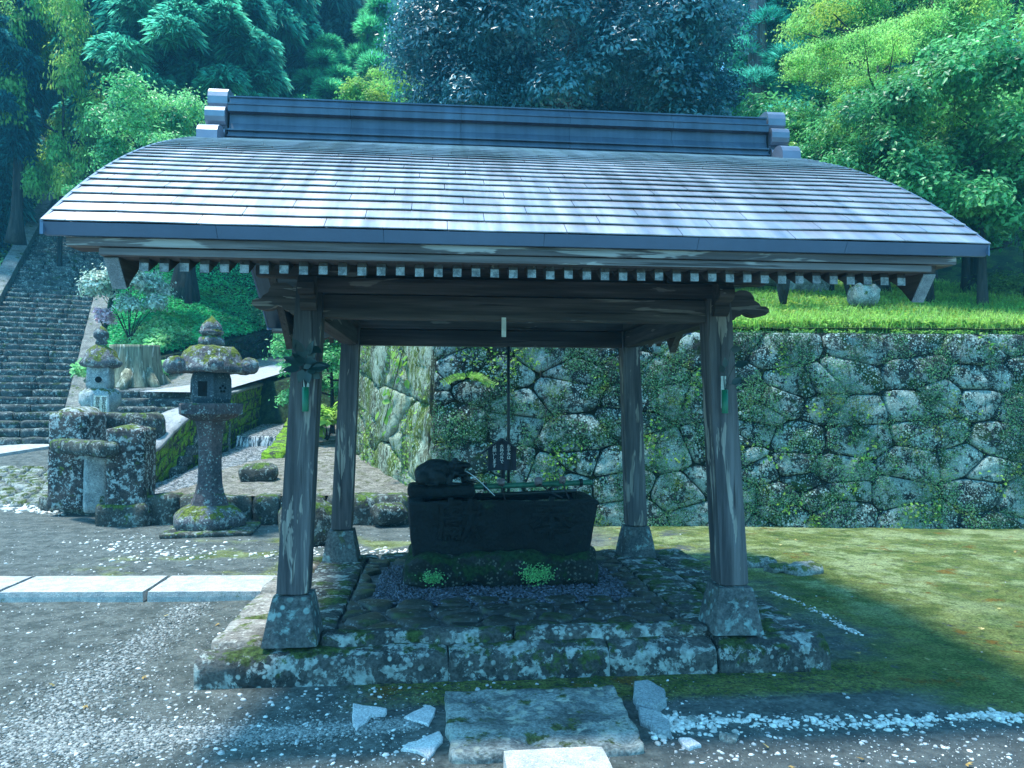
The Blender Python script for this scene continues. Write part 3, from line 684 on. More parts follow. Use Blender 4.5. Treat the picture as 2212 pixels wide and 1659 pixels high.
# roof
XE0, XE1 = XC-2.158, XC+2.158
ys = np.concatenate([np.linspace(3.43, YC, 20)]); pl = [(y, RZ(y)-.012) for y in ys]+[(2*YC-y, RZ(y)-.012) for y in ys[::-1][1:]]
pl2 = [(2*YC-y, RZ(y)-.07) for y in ys[:-1]]+[(y, RZ(y)-.07) for y in ys[::-1]]
pl2 = [(a, b) for a, b in pl2]
roof = part('roof', prism(pl+pl2, XE0+.02, XE1-.02, lambda a, b, d: (d, a, b)), M['copperdark'], pav)
NR = 24; rows = 3.395+(YC-.12-3.395)*np.linspace(0, 1, NR+1)
def wav(x, y): return .006*noise.noise(Vector((x*1.3, y*3, 1)))+.0025*noise.noise(Vector((x*6, y*6, 4)))
def plate(xa, xb, ya, yb, flip, seed):
    m = 6; V = []; Fc = []; lip = .0165
    for j, (y, dz) in enumerate(((ya+.016, lip-.0155), (ya+.001, lip-.005), (ya, lip), ((ya+yb)/2, lip*.62), (yb+.012, .0035))):
        for i in range(m+1):
            x = xa+(xb-xa)*i/m; w = wav(x, ya) if j < 3 else wav(x, y)
            z = RZ(y)+dz+w*(.9 if j < 4 else .4); yy = y+.5*wav(x+9, ya)*(1 if j < 3 else 0)
            V.append((x, yy if not flip else 2*YC-yy, z))
    for j in range(4):
        for i in range(m):
            q = (j*(m+1)+i, j*(m+1)+i+1, (j+1)*(m+1)+i+1, (j+1)*(m+1)+i); Fc.append(q if not flip else q[::-1])
    return V, Fc
rr = random.Random(2)
for r in range(NR):
    st = XE0+((r*.41+.13) % 1)*.50 if r else XE0+.10
    xs = [XE0]+[x for x in np.arange(st, XE1, .54) if XE0+.05 < x < XE1-.05]+[XE1]
    for a, b in zip(xs[:-1], xs[1:]):
        part('copper_sheet', plate(a+.0015, b-.0015, rows[r], rows[r+1], False, r), M['copper'], roof)
part('rear_roof_sheet', join(*[plate(XE0, XE1, rows[r], rows[r+1], True, r) for r in range(NR)]), M['copper'], roof)
for sgn in (-1, 1):
    xs = np.arange(XE0, XE1+.01, (XE1-XE0)/6)
    for a, b in zip(xs[:-1], xs[1:]):
        pts = [(3.398, 2.312), (3.430, 2.263), (3.455, 2.263), (3.43, 2.30)]
        if sgn > 0: pts = [(2*YC-y, z) for y, z in pts]
        part('eave_band', prism(pts, a+.001, b-.001, lambda x, z, d: (d, x, z)), M['copperband'], roof)
for s_ in (-1, 1):                                                  # copper verge trim
    xv = XE0 if s_ < 0 else XE1; yy = np.linspace(3.40, 2*YC-3.40, 40)
    pl = [(y, RZ(y)+.012) for y in yy]+[(y, RZ(y)-.05) for y in yy[::-1]]
    part('verge_trim', prism(pl, xv-.004, xv+.010*-s_, lambda a, b, d: (d, a, b)), M['copperband'], roof)
# ridge
zr0 = 3.33
half = [(.17, zr0), (.17, 3.385), (.185, 3.388), (.185, 3.398), (.155, 3.402), (.150, 3.432), (.168, 3.436), (.168, 3.446), (.135, 3.452), (.118, 3.50), (.115, 3.565),
        (.160, 3.572), (.160, 3.615), (.168, 3.618), (.168, 3.628), (.125, 3.632), (.118, 3.68), (.128, 3.683), (.128, 3.693)]
pl = [(YC-a, b) for a, b in half]+[(YC+a, b) for a, b in half[::-1]]
RX0, RX1 = -1.46, 2.45
edges = [RX0, -.62, .16, .95, 1.72, RX1]
ridge = None
for a, b in zip(edges[:-1], edges[1:]):
    o = part('ridge_casing', prism(pl, a+.001, b-.001, lambda y, z, d: (d, y, z)), M['copperdark'], roof)
oni = [(0, 3.765), (.05, 3.765), (.085, 3.752), (.11, 3.725), (.12, 3.69), (.118, 3.64), (.100, 3.615), (.090, 3.60), (.105, 3.597), (.125, 3.606), (.150, 3.604), (.172, 3.59), (.184, 3.565), (.184, 3.525),
       (.172, 3.495), (.150, 3.478), (.125, 3.478), (.115, 3.466), (.125, 3.45), (.155, 3.446), (.175, 3.43), (.185, 3.405), (.20, 3.415), (.225, 3.428), (.27, 3.43), (.305, 3.42), (.335, 3.40), (.352, 3.37), (.36, 3.30), (.1, 3.30)]
for s_ in (-1, 1):
    xa, xb = (-1.61, -1.475) if s_ < 0 else (2.465, 2.60)
    pl = [(YC-a, b) for a, b in oni]+[(YC+a, b) for a, b in oni[::-1]]
    V, Fc = prism(pl, xa, xb, lambda y, z, d: (d, y, z))
    part('ridge_end_scroll', (V, Fc), M['copperoni'], roof)
pb = part('ridge_pole', box(-1.40, 2.36, YC-.06, YC+.06, 3.02, 3.14, .005), M['woodx'], pav)
solo('name_strip', box(.375, .402, FT-.066, FT-.058, 1.935, 2.05, .001), M['strip'], 'narrow pale strip hanging from the middle of the front beam', 'strip')

# green tubes with sprigs on the two front posts
def leafshape(L, W, n=6):
    V = [(0, 0, 0)]; 
    for i in range(1, n):
        t = i/n; w = W*math.sin(math.pi*t**.8); V += [(L*t, w/2, .02*L*math.sin(3*t)), (L*t, 0, -.03*L*t), (L*t, -w/2, .02*L*math.sin(3*t))]
    V.append((L, 0, -.06*L)); Fc = [(0, 2, 1), (0, 3, 2)]
    for i in range(n-2):
        a = 1+3*i; Fc += [(a, a+1, a+4, a+3), (a+1, a+2, a+5, a+4)]
    a = 1+3*(n-2); e = len(V)-1; Fc += [(a, a+1, e), (a+1, a+2, e)]
    return np.array(V), Fc
def place_leaf(p, d, L, W, roll=0.0):
    V, Fc = leafshape(L, W); d = np.array(d, float); d /= np.linalg.norm(d); n0 = np.array((0, -1, .25)); s = np.cross(n0, d); s /= np.linalg.norm(s)+1e-9; n = np.cross(d, s)
    s, n = s*math.cos(roll)+n*math.sin(roll), n*math.cos(roll)-s*math.sin(roll)
    return V @ np.stack((d, s, n))+np.array(p), Fc
def vase(pxt, pyt, pyb, stript, leaves, side, label):
    yv = FB-.115; c = PY(pxt, (pyt+pyb)/2, yv); zt, zb = PY(pxt, pyt, yv)[2], PY(pxt, pyb, yv)[2]
    root = thing('sprig_holder', (c[0], yv, zb), label, 'vase', 'green tubes with sprigs on the front posts')
    r = .0185
    part('tube', lathe((c[0], yv, 0), [(r*.9, zb), (r, zb+.004), (r, zt), (r*.88, zt), (r*.86, zt-.02), (0.001, zt-.02)], 18), M['tubegreen'], root, True)
    zs = PY(pxt, stript, yv)[2]
    part('backing_strip', box(c[0]-.016, c[0]+.016, yv+.018, yv+.022, zb+.03, zs, .001), M['strip'], root)
    part('wire', tube([(c[0]+.004, yv-.02, zt-.02), (c[0]+.002, yv-.014, zt+.015), (c[0]+.01, yv+.012, zs-.02)], .0015, 5), M['iron'], root)
    stems = []
    if len(leaves) > 8: leaves = leaves+[(660+random.uniform(-22, 26), 780+random.uniform(-34, 22), random.uniform(-1, 1), random.uniform(-1, .6), random.uniform(.06, .11), random.uniform(.03, .05)) for _ in range(12)]
    for (lx, ly, dx, dy, L, W) in leaves:
        dx += random.uniform(-.3, .3); dy += random.uniform(-.3, .3); L *= random.uniform(.75, 1.1)
        p = PY(lx, ly, yv-.01-random.uniform(0, .02)); d = (dx, random.uniform(-.35, -.05), -dy)
        part('leaf', place_leaf(p, d, L, W, random.uniform(-.5, .5)), M['sprigleaf'], root, True)
        stems.append(tube([(c[0], yv, zt-.01), ((c[0]+p[0])/2, yv-.005, (zt+p[2])/2+.01), tuple(p)], .0017, 5))
    part('twigs', join(*stems), M['sprigleaf'], root)
vase(660, 836, 889, 800, [(655, 790, -1, -.15, .13, .05), (648, 795, -1, .25, .12, .05), (660, 775, -.5, -1, .12, .055), (664, 770, .15, -1, .12, .05), (668, 780, .6, -.9, .11, .05), (672, 790, 1, -.3, .11, .05),
      (672, 795, 1, .15, .10, .05), (668, 800, .8, .5, .10, .055), (662, 800, .1, 1, .10, .05), (655, 798, -.5, .8, .09, .05), (660, 785, -.9, -.7, .09, .05), (665, 792, .5, .1, .08, .045), (650, 770, -.4, -.8, .09, .045)],
     1, 'green tube full of dark glossy leaves tied to the front left post')
vase(1566, 842, 893, 812, [(1578, 755, 1, -.35, .075, .045), (1586, 790, 1, -.15, .10, .05), (1580, 830, 1, -.45, .08, .042), (1566, 795, -.1, -1, .085, .045), (1562, 805, -.25, -1, .07, .035)],
     1, 'green tube with a few sparse leaves tied to the front right post')

# ================================================================== basin, frog, bamboo, ladles, sign
YT0, YT1 = 5.70, 6.32
tr = thing('stone_water_basin', (.50, 6.0, .18), 'big dark stone water basin with two carved characters on its front', 'water basin')
bl, br = PY(893, 1213, YT0)[0], PY(1273, 1213, YT0)[0]; tl, trr = PY(880, 1083, YT0)[0], PY(1296, 1083, YT0)[0]
zt = PY(1100, 1083, YT0)[2]; zbm = PY(1100, 1212, YT0)[2]-.03
def basin():
    nx, nz, ny = 40, 18, 14; V, Fc = rbox((0, 0, 0), (2, 2, 2), .04, (nx, ny, nz), 0); W = []
    for x, y, z in V:
        t = (z+1)/2; hx0, hx1 = bl*(1-t)+tl*t, br*(1-t)+trr*t
        X = hx0+(hx1-hx0)*(x+1)/2; Y = YT0+.05*(1-t)+(YT1-YT0-.05*(1-t))*(y+1)/2; Z = zbm+(zt-zbm)*t
        if t < .5:                                                 # arched opening under the front and back
            u = (X-.545)/.33; a = .095*math.sqrt(max(0, 1-abs(u)**3)) if abs(u) < 1 else 0
            Z = max(Z, zbm+a*(1-t*0))
        if z > .99:                                                # hollow for the water
            ix, iy = (X-tl)/(trr-tl), (Y-YT0)/(YT1-YT0)
            m = min(ix, 1-ix)*(trr-tl); m2 = min(iy, 1-iy)*(YT1-YT0)
            if m > .13 and m2 > .085: Z -= .12
        W.append((X, Y, Z))
    return rough((W, Fc), .012, 5, 2)
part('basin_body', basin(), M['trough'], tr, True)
part('water_surface', box(tl+.1, trr-.1, YT0+.06, YT1-.06, zt-.05, zt-.035, 0), M['pool'], tr)
b0 = PY(868, 1240, 5.62)[0]; b1 = PY(1303, 1240, 5.62)[0]
V, Fc = rbox(((b0+b1)/2, 6.02, .29), (b1-b0-.03, .76, .25), .08, (44, 22, 12), .05, 4, seed=4); part('base_stone', (V, Fc), M['mossbase'], tr, True)
def text_mesh(txt, size, extrude, mat, name, mtx, parent, bevel=0.0):
    cu = bpy.data.curves.new(name, 'FONT'); cu.body = txt; cu.size = size; cu.extrude = extrude; cu.align_x = 'CENTER'; cu.align_y = 'CENTER'; cu.resolution_u = 4; cu.bevel_depth = bevel; cu.bevel_resolution = 1
    tmp = bpy.data.objects.new(name, cu); COL.objects.link(tmp); bpy.context.view_layer.update()
    me = bpy.data.meshes.new_from_object(tmp.evaluated_get(bpy.context.evaluated_depsgraph_get())); bpy.data.objects.remove(tmp)
    me.materials.clear(); me.materials.append(mat); o = link(bpy.data.objects.new(name, me)); o.parent = parent
    o.matrix_basis = mtx if parent is None else Matrix.Translation(-Vector(ORG[parent])) @ mtx; o.name = name; return o
face = lambda x, y, z, tilt=0: Matrix.Translation((x, y, z)) @ Matrix.Rotation(math.pi/2+tilt, 4, 'X')
text_mesh('獻', .34, .007, M['trough'], 'carved_character', face(.17, YT0+.020, .65, .10), tr, .008)
text_mesh('奉', .34, .007, M['trough'], 'carved_character', face(.86, YT0+.020, .65, .10), tr, .008)

slab = rbox((PY(953, 1055, 6.05)[0], 6.12, zt+.045), (.52, .34, .10), .04, (16, 10, 6), .016, 7, seed=8)
fy = 6.06
frog = thing('frog_statue', (.06, fy, zt+.09), 'dark crouching stone frog spouting water over the left end of the basin', 'frog statue')
part('rock_slab', slab, M['trough'], frog, True)
fx0, fx1 = PY(893, 1000, fy)[0], PY(1022, 1000, fy)[0]; fz0, fz1 = PY(950, 1046, fy)[2], PY(950, 989, fy)[2]
def ell(c, r, rot=0.0, ax='Y', s=14):
    bm = bmesh.new(); bmesh.ops.create_uvsphere(bm, u_segments=s, v_segments=s//2+2, radius=1); V = np.array([v.co[:] for v in bm.verts])*np.array(r); Fc = [[v.index for v in f.verts] for f in bm.faces]; bm.free()
    V = V @ np.array(Matrix.Rotation(rot, 3, ax).transposed())+np.array(c); return V, Fc
FX = lambda t: fx0+(fx1-fx0)*t
FZ = lambda t: fz0+(fz1-fz0)*t
bodyp = [ell((FX(.33), fy, FZ(.50)), (.15, .125, .085), -.12), ell((FX(.17), fy+.01, FZ(.40)), (.075, .12, .075)), ell((FX(.42), fy, FZ(.72)), (.12, .095, .05), .1),
         ell((FX(.70), fy, FZ(.68)), (.085, .10, .048), .05), ell((FX(.86), fy-.005, FZ(.72)), (.055, .085, .026), .05), ell((FX(.82), fy-.005, FZ(.38)), (.065, .078, .020), -.12),
         ell((FX(.66), fy, FZ(.42)), (.06, .085, .05)), ell((FX(.40), fy-.105, FZ(.30)), (.072, .04, .062), .5), ell((FX(.16), fy-.10, FZ(.26)), (.06, .05, .055)),
         ell((FX(.60), fy-.09, FZ(.22)), (.028, .028, .055), .35), ell((FX(.66), fy-.11, FZ(.05)), (.038, .026, .012)), ell((FX(.95), fy-.01, FZ(.08)), (.036, .03, .012)), ell((FX(.86), fy+.02, FZ(.20)), (.03, .03, .045), .3),
         ell((FX(.70), fy-.055, FZ(.90)), (.026, .022, .020)), ell((FX(.70), fy+.055, FZ(.90)), (.026, .022, .020)), ell((FX(.32), fy-.13, FZ(.05)), (.05, .025, .012))]
for k in range(3):
    bodyp.append(ell((FX(.72+.02*k), fy-.135+.018*k, FZ(.04)), (.022, .006, .007), 0, 'Z')); bodyp.append(ell((FX(1.02), fy-.03+.018*k, FZ(.06)), (.022, .006, .007), 0, 'Z'))
fb = part('frog_body', join(*bodyp), M['frog'], frog, True)
rm = fb.modifiers.new('remesh', 'REMESH'); rm.mode = 'VOXEL'; rm.voxel_size = .007; rm.use_smooth_shade = True
sm = fb.modifiers.new('smooth', 'SMOOTH'); sm.iterations = 3
pts = [(FX(.86)+.012*k+.002*k*k, fy-.02-.022*k, FZ(.50)-.0022*k*k*(1.25)) for k in range(9)]
part('water_spout', tube(pts, [.0035+.0006*math.sin(k*2) for k in range(9)], 6), M['jet'], frog, True)

yb = 6.27; p0, p1 = PY(1022, 1052, yb), PY(1279, 1042, yb)
bam = thing('bamboo_pole', (p0[0], yb, p0[2]), 'thick green bamboo pole laid across the back rim of the basin', 'bamboo pole')
def bamboo(p0, p1, r, nodes):
    pts, rad = [], []
    for i in range(61):
        t = i/60; d = min(abs(t-n) for n in nodes); pts.append(lerp(p0, p1, t)); rad.append(r*(1+.12*max(0, 1-d/.012)))
    return tube(pts, rad, 12)
part('culm', bamboo(p0, p1, .0225, (.12, .41, .70)), M['bamboo'], bam, True)
for t in (.10, .905):
    q = lerp(p0, p1, t); part('rope_tie', join(*[tube([q+np.array((dx, .03*math.cos(a), .03*math.sin(a))) for a in np.linspace(0, 6.4, 14)], .006, 5) for dx in (-.008, .006)]), M['iron'], bam, True)
q0, q1 = PY(1040, 1070, yb-.06), PY(1246, 1060, yb-.16)
bd = thing('dark_bamboo_pipe', tuple(q0), 'dark hollow bamboo under the green pole with its cut end showing', 'bamboo pipe')
part('pipe', tube([q0, lerp(q0, q1, .5), q1], .016, 12), M['bamboodark'], bd, True)
e = part('cut_end', lathe((0, 0, 0), [(.0165, 0), (.0165, .003), (.010, .003), (.010, 0)], 14), M['bamboocut'], bd, True)
e.location = tuple(q1-ORG[bd]); V0 = np.zeros(len(e.data.vertices)*3); e.data.vertices.foreach_get('co', V0); e.data.vertices.foreach_set('co', (V0.reshape(-1, 3)+ORG[bd]).ravel())
e.rotation_euler = (q1-q0).tolist() and Vector(q1-q0).to_track_quat('Z', 'Y').to_euler()
def ladle(px, py, ex, ey, tilt, label, big=1.0):
    c = PY(px, py, 6.22); h = PY(ex, ey, 5.80); root = thing('ladle', tuple(c), label, 'ladle', 'ladles resting on the bamboo pole')
    r = .030*big; d = np.array(h)-c; d /= np.linalg.norm(d)
    V, Fc = lathe((0, 0, 0), [(r*.85, -.022*big), (r, .022*big), (r*.86, .022*big), (r*.72, -.012*big), (.001, -.012*big)], 18)
    V = V @ np.array(Matrix.Rotation(tilt[0], 3, 'X').transposed()) @ np.array(Matrix.Rotation(tilt[1], 3, 'Y').transposed())+c
    part('cup', (V, Fc), M['ladle'], root, True)
    part('handle', tube([c-d*.02-np.array((0, 0, .01)), c+np.array((0, 0, -.015))+(h-c)*.5, h], .0055, 6), M['ladledark'], root, True)
ladle(1083, 1042, 1092, 1082, (.35, -.1), 'leftmost of three wooden ladles, its cup below the small roofed sign')
ladle(1163, 1041, 1214, 1075, (-.75, .1), 'middle ladle of three, its open cup tipped towards the viewer', 1.15)
ladle(1215, 1037, 1229, 1077, (.3, .05), 'rightmost of three wooden ladles, resting near the pole end')

ys_ = 6.42; sg = thing('notice_sign', tuple(PY(1085, 1060, ys_)), 'small dark roofed wooden sign with white Japanese writing behind the basin', 'sign')
B = lambda x, y: PY(x, y, ys_)
sl0, sr0 = B(1054, 1014)[0], B(1115, 1014)[0]; zb_, zs_, za_ = B(1085, 1016)[2], B(1085, 971)[2], B(1085, 950)[2]; xm = (sl0+sr0)/2
part('board', prism([(sl0, zb_), (sr0, zb_), (sr0, zs_), (xm, za_), (sl0, zs_)], ys_-.008, ys_+.008, lambda a, b, d: (a, d, b)), M['signwood'], sg)
for s_ in (-1, 1):
    w = (sr0-sl0)/2*1.5; zz = zs_-(za_-zs_)*.5
    part('sign_roof', prism([(xm, za_+.014), (xm+s_*w, zz+.012), (xm+s_*w, zz), (xm, za_+.001)], ys_-.035, ys_+.035, lambda a, b, d: (a, d, b)), M['signwood'], sg)
part('sign_post', box(xm-.017+.01, xm+.017+.01, ys_+.009, ys_+.035, .62, zb_+.1, .003), M['signwood'], sg)
def column(txt, px, ptop, pbot, size, y, mat, parent, name='lettering'):
    n = len(txt); a, b = PY(px, ptop, y), PY(px, pbot, y)
    for i, chh in enumerate(txt):
        q = lerp(a, b, (i+.5)/n); text_mesh(chh, size, .0006, mat, name, face(q[0], y-.0012, q[2]), parent)
column('お手水は', 1099, 960, 993, .034, ys_-.008, M['paint'], sg)
column('水鉢の外で', 1084, 960, 1002, .034, ys_-.008, M['paint'], sg)
column('お願いします', 1068, 960, 1011, .034, ys_-.008, M['paint'], sg)
yp = 6.60; pp = PY(1098, 1060, yp)
solo('dark_pipe', tube([(pp[0]-.005, yp, 2.55), (pp[0], yp, 1.4), (pp[0]+.002, yp, .15)], .0135, 10), M['iron'], 'tall thin dark pipe standing behind the basin up to the rear beam', 'pipe', smooth=True)
# ================================================================== great retaining wall of fitted stones
def masonry(name, label, BL, BR, TL, TR, cw, chh, mat, seed, depth=.085, gap=.007, cat='stone wall', nrm=.034, npt=26, core=True, group=None):
    BL, BR, TL, TR = [np.array(p, float) for p in (BL, BR, TL, TR)]
    W, H = np.linalg.norm(BR-BL), (np.linalg.norm(TL-BL)+np.linalg.norm(TR-BR))/2
    ex = (BR-BL)/W; up = (TL-BL)/np.linalg.norm(TL-BL); nrmv = np.cross(ex, up); nrmv /= np.linalg.norm(nrmv)
    root = thing(name, (BL+BR)/2, label, cat, group); rs = random.Random(seed); seeds = []
    ny = max(2, round(H/chh)); 
    for j in range(ny):
        x = rs.uniform(-cw*.5, cw*.2)
        while x < W+cw*.4:
            seeds.append((x, (j+.5+rs.uniform(-.42, .42))*H/ny)); x += cw*rs.choice((.45, .7, .95, 1.2, 1.6))
    seeds = [s_ for s_ in seeds if -.3 < s_[0] < W+.3]
    def P(x, y, d):
        s_, t = x/W, y/H; b = lerp(BL, BR, s_); tt = lerp(TL, TR, s_); return lerp(b, tt, t)+nrmv*d
    for i, poly in enumerate(voronoi(seeds, (0, W, 0, H), cw/chh)):
        if poly is None: continue
        Vl, Fc = cobble(poly, gap, 0, depth, seed*7+i, nrm, npt, ((0, 0), (1, 0), (.975, .62), (.88, .92), (.5, 1.02)))
        pr = rs.uniform(-.02, .02)
        V = np.array([P(v[0], v[1], v[2]+pr*(v[2] > .001)+.018*noise.noise(Vector((v[0]*11, v[1]*11, i)))) for v in Vl])
        part('stone', (V, Fc), mat, root, True)
    if core:
        c = [P(-.05, 0, -.005), P(W+.05, 0, -.005), P(W+.05, H, -.005), P(-.05, H, -.005)]
        b = [p-nrmv*.4 for p in c]
        part('rubble_core', (np.array(c+b), [(0, 1, 2, 3), (7, 6, 5, 4), (0, 4, 5, 1), (1, 5, 6, 2), (2, 6, 7, 3), (3, 7, 4, 0)]), M['wallcore'], root)
    root['W'] = float(W)
    return root, P, W, H
cB, cT = UV(-1.05, 9.75, -.1), UV(-1.00, 10.0, 2.50)
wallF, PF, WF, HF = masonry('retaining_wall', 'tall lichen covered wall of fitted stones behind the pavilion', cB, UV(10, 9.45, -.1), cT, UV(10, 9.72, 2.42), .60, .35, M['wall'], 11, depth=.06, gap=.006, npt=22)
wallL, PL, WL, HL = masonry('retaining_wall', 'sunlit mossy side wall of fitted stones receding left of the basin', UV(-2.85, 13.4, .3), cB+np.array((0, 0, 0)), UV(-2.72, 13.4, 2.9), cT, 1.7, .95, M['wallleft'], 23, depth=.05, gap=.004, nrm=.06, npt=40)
# channel bank: curved mossy parapet rising beside the water
bankpts = [(12.0, -5.72+.0, .0)]
top = [PV(300, 992, 11.1), PV(312, 987, 11.3), PV(345, 966, 11.9), PV(378, 930, 12.7), PV(405, 905, 13.2), PV(455, 868, 14.3), PV(505, 848, 15.3), PV(565, 830, 17.4), PV(628, 812, 19.8), PV(690, 800, 23)]
bnk = thing('channel_wall', top[3], 'moss green curved channel wall with sloping concrete top left of the water', 'channel wall')
tv = [toUV(p[0], p[1]) for p in top]
def bt(t): return poly_at(top, t)
def bside(t, k, z):                                                 # k across to the left, z lowered
    p = bt(t); q = bt(min(1, t+.01))-bt(max(0, t-.01)); q = np.array((q[0], q[1], 0)); q /= np.linalg.norm(q); s_ = np.array((-q[1], q[0], 0)); return p+s_*k+np.array((0, 0, z))
NB = 60
for c in range(5):                                                  # courses of blocks down the face
    z0, z1 = -.26*c-.012, -.26*(c+1)+.012
    e = [0]; k = 0
    while e[-1] < 1: e.append(min(1, e[-1]+random.uniform(.08, .14))); k += 1
    for a, b in zip(e[:-1], e[1:]):
        V, Fc = rbox((0, 0, 0), (1, 1, 1), .0, (8, 2, 4)); W = []
        for x, y, z in V:
            t = a+.002+(b-a-.004)*(x+.5); p = bside(min(1, t), (y+.5)*.3-.02*abs(z)-.10*(-.26*(c+.5-z)), 0); W.append((p[0], p[1], p[2]+z0+(z1-z0)*(.5-z)))
        W = np.array(W); part('block', rough((W, [f[::-1] for f in Fc]), .022, 4, c), M['canalmoss'], bnk, True)
V, Fc = rbox((0, 0, 0), (1, 1, 1), .0, (40, 4, 1)); W = []
for x, y, z in V:
    t = x+.5; wd = .62*(1-smooth(t, .35, .6))+.16; p = bside(t, -.02+(y+.5)*wd, 0); W.append((p[0], p[1], p[2]+(z+.5)*.06-.03+(y+.5)*.02))
part('coping', rough((np.array(W), [f for f in Fc]), .012, 5), M['concrete'], bnk, True)
# right bank of the channel
def rbank(t): v = 12.5+t*7.5; return UV(chan(v, 2)+.17, v, TR(v)+.03)
rb = thing('channel_kerb', rbank(.3), 'low yellow green mossy kerb along the right side of the channel', 'channel kerb')
for i in range(9):
    a, b = rbank(i/9+.004), rbank((i+1)/9-.004)
    V, Fc = beam(a, b, .34, .55, .05); V = V-np.array((0, 0, .22))
    Vb, Fb = rbox((0, 0, 0), (1, 1, 1), 0, (8, 3, 4)); d = b-a; s_ = np.array((d[1], -d[0], 0))/np.linalg.norm(d[:2])
    W = np.array([(a+b)/2+d*x+s_*(y*.34)+np.array((0, 0, z*.6-.24)) for x, y, z in Vb]); part('block', rough((W, [f[::-1] for f in Fb]), .03, 4, i), M['canalmoss'], rb, True)
# low kerb row in front of the soil
kr = thing('kerb_row', UV(-2.9, 9.5), 'row of dark rough blocks holding back the leafy soil behind the big lantern', 'kerb row')
for i, (p, q) in enumerate(((300, 382), (384, 541), (543, 600), (602, 700), (702, 880))):
    a, b = PV(p, 1138, 9.62), PV(q, 1140, 9.62); a[2] = b[2] = 0; L = np.linalg.norm(b-a); c = (a+b)/2+UV(0, .17)
    part('block', rbox((c[0], c[1], .15), (L*.985, .36, .44), .06, (max(5, int(L/.08)), 5, 6), .03, 4, -YAW-.02, seed=i), M['darkrock'], kr, True)
solo('boulder', rbox(PS(653, 1180, 0)+UV(0, .2)+np.array((0, 0, .2)), (.62, .48, .52), .2, (10, 9, 8), .06, 3, .3, seed=9), M['darkrock'], 'rounded dark mossy boulder just behind the front left post', 'boulder', smooth=True)
for (px, py, s_, z, lb) in ((560, 1036, .34, .0, 'smooth round grey boulder beside the water right of the lantern shaft'), (840, 1120, .3, .1, 'mossy stone at the corner of the kerb row beside the basin')):
    p = PS(px, py, TR(0)+0, .10) if z == 0 else PS(px, py, z); solo('boulder', rbox(p+np.array((0, 0, s_*.25)), (s_*1.5, s_, s_*.8), s_*.35, (9, 8, 7), .04, 4, .2, seed=int(px)), M['darkrock' if px != 660 else 'rock'], lb, 'boulder', smooth=True)

# ---------------------------------------------------------------- big lantern
LC = PV(452, 1128, 9.22); lx, ly = LC[0], LC[1]
def Z(py): return EYE+(869-py)/1647.7*9.22
lan = thing('stone_lantern', (lx, ly, 0), 'large stone lantern with a wide mossy curled roof and square fire window', 'stone lantern')
ph = math.radians(-8)
part('footing_slab', rbox((lx+.05, ly-.02, .02), (1.02, .95, .07), .03, (10, 10, 3), .02, 5, .1), M['darkrock'], lan, True)
bs = lathe((lx, ly, .04), [(.41, 0), (.445, .03), (.445, Z(1118)-.04), (.43, Z(1112)-.04), (.37, Z(1100)-.04), (.31, Z(1094)-.04), (.24, Z(1090)-.04), (.20, Z(1086)-.04)], 6, ph, True, 5); part('base', rough(bs, .014, 7, 3), M['lanternmoss'], lan, True)
shaft = [(.235, Z(1094)), (.215, Z(1082)), (.175, Z(1066)), (.150, Z(1045)), (.138, Z(1010)), (.137, Z(975)), (.148, Z(945)), (.168, Z(922)), (.19, Z(910)), (.20, Z(908))]
part('shaft', rough(lathe((lx, ly, 0), [(r*1.04, z) for r, z in shaft], 6, ph, True, 3), .004, 8), M['lanternred'], lan, False)
part('shelf', rough(lathe((lx, ly, 0), [(.20, Z(911)), (.30, Z(904)), (.38, Z(897)), (.395, Z(895)), (.40, Z(876)), (.39, Z(873)), (.2, Z(872))], 6, ph, True, 4), .004, 8), M['lanternred'], lan, False)
fbx = part('firebox', lathe((lx, ly, 0), [(.225, Z(873)), (.250, Z(864)), (.256, Z(842)), (.252, Z(822)), (.235, Z(812)), (.22, Z(807))], 6, ph, True, 2), M['fire'], lan, False)
# framed window in front, diamond left, flower right: dark solids painted as inner shade
def onface(k, poly, dep, mat, name, off=.0, label=None):
    am = ph+math.pi*2*(k+.5)/6; ap = .2545*math.cos(math.pi/6); nx, ny = math.cos(am), math.sin(am); tx, ty = -ny, nx
    zc = (Z(842)); f = lambda a, b, d: (lx+nx*(ap+d)+tx*a, ly+ny*(ap+d)+ty*a, zc+b)
    part(name, prism(poly, -.10+off, dep, f), mat, fbx, False)
kf = min(range(6), key=lambda k: math.sin(ph+math.pi*2*(k+.5)/6)); 
sq = lambda w, h: [(-w, -h), (w, -h), (w, h), (-w, h)]
onface(kf, sq(.075, .105), .004, M['fire'], 'window_frame'); onface(kf, sq(.056, .088), .0065, M['void'], 'window_shadow', .06)
kl = max(range(6), key=lambda k: -math.cos(ph+math.pi*2*(k+.5)/6)-.6*math.sin(ph+math.pi*2*(k+.5)/6)-(9 if k == kf else 0))
kr_ = max(range(6), key=lambda k: math.cos(ph+math.pi*2*(k+.5)/6)-.6*math.sin(ph+math.pi*2*(k+.5)/6)-(9 if k == kf else 0))
onface(kl, [(-.055, 0), (0, -.075), (.055, 0), (0, .075)], .006, M['void'], 'diamond_shadow', .06)
for j in range(5):
    a = 2*math.pi*j/5+math.pi/2; onface(kr_, [(.035*math.cos(a)+.016*math.cos(q), .035*math.sin(a)+.016*math.sin(q)) for q in np.linspace(0, 5.6, 8)], .006, M['void'], 'petal_shadow', .06)
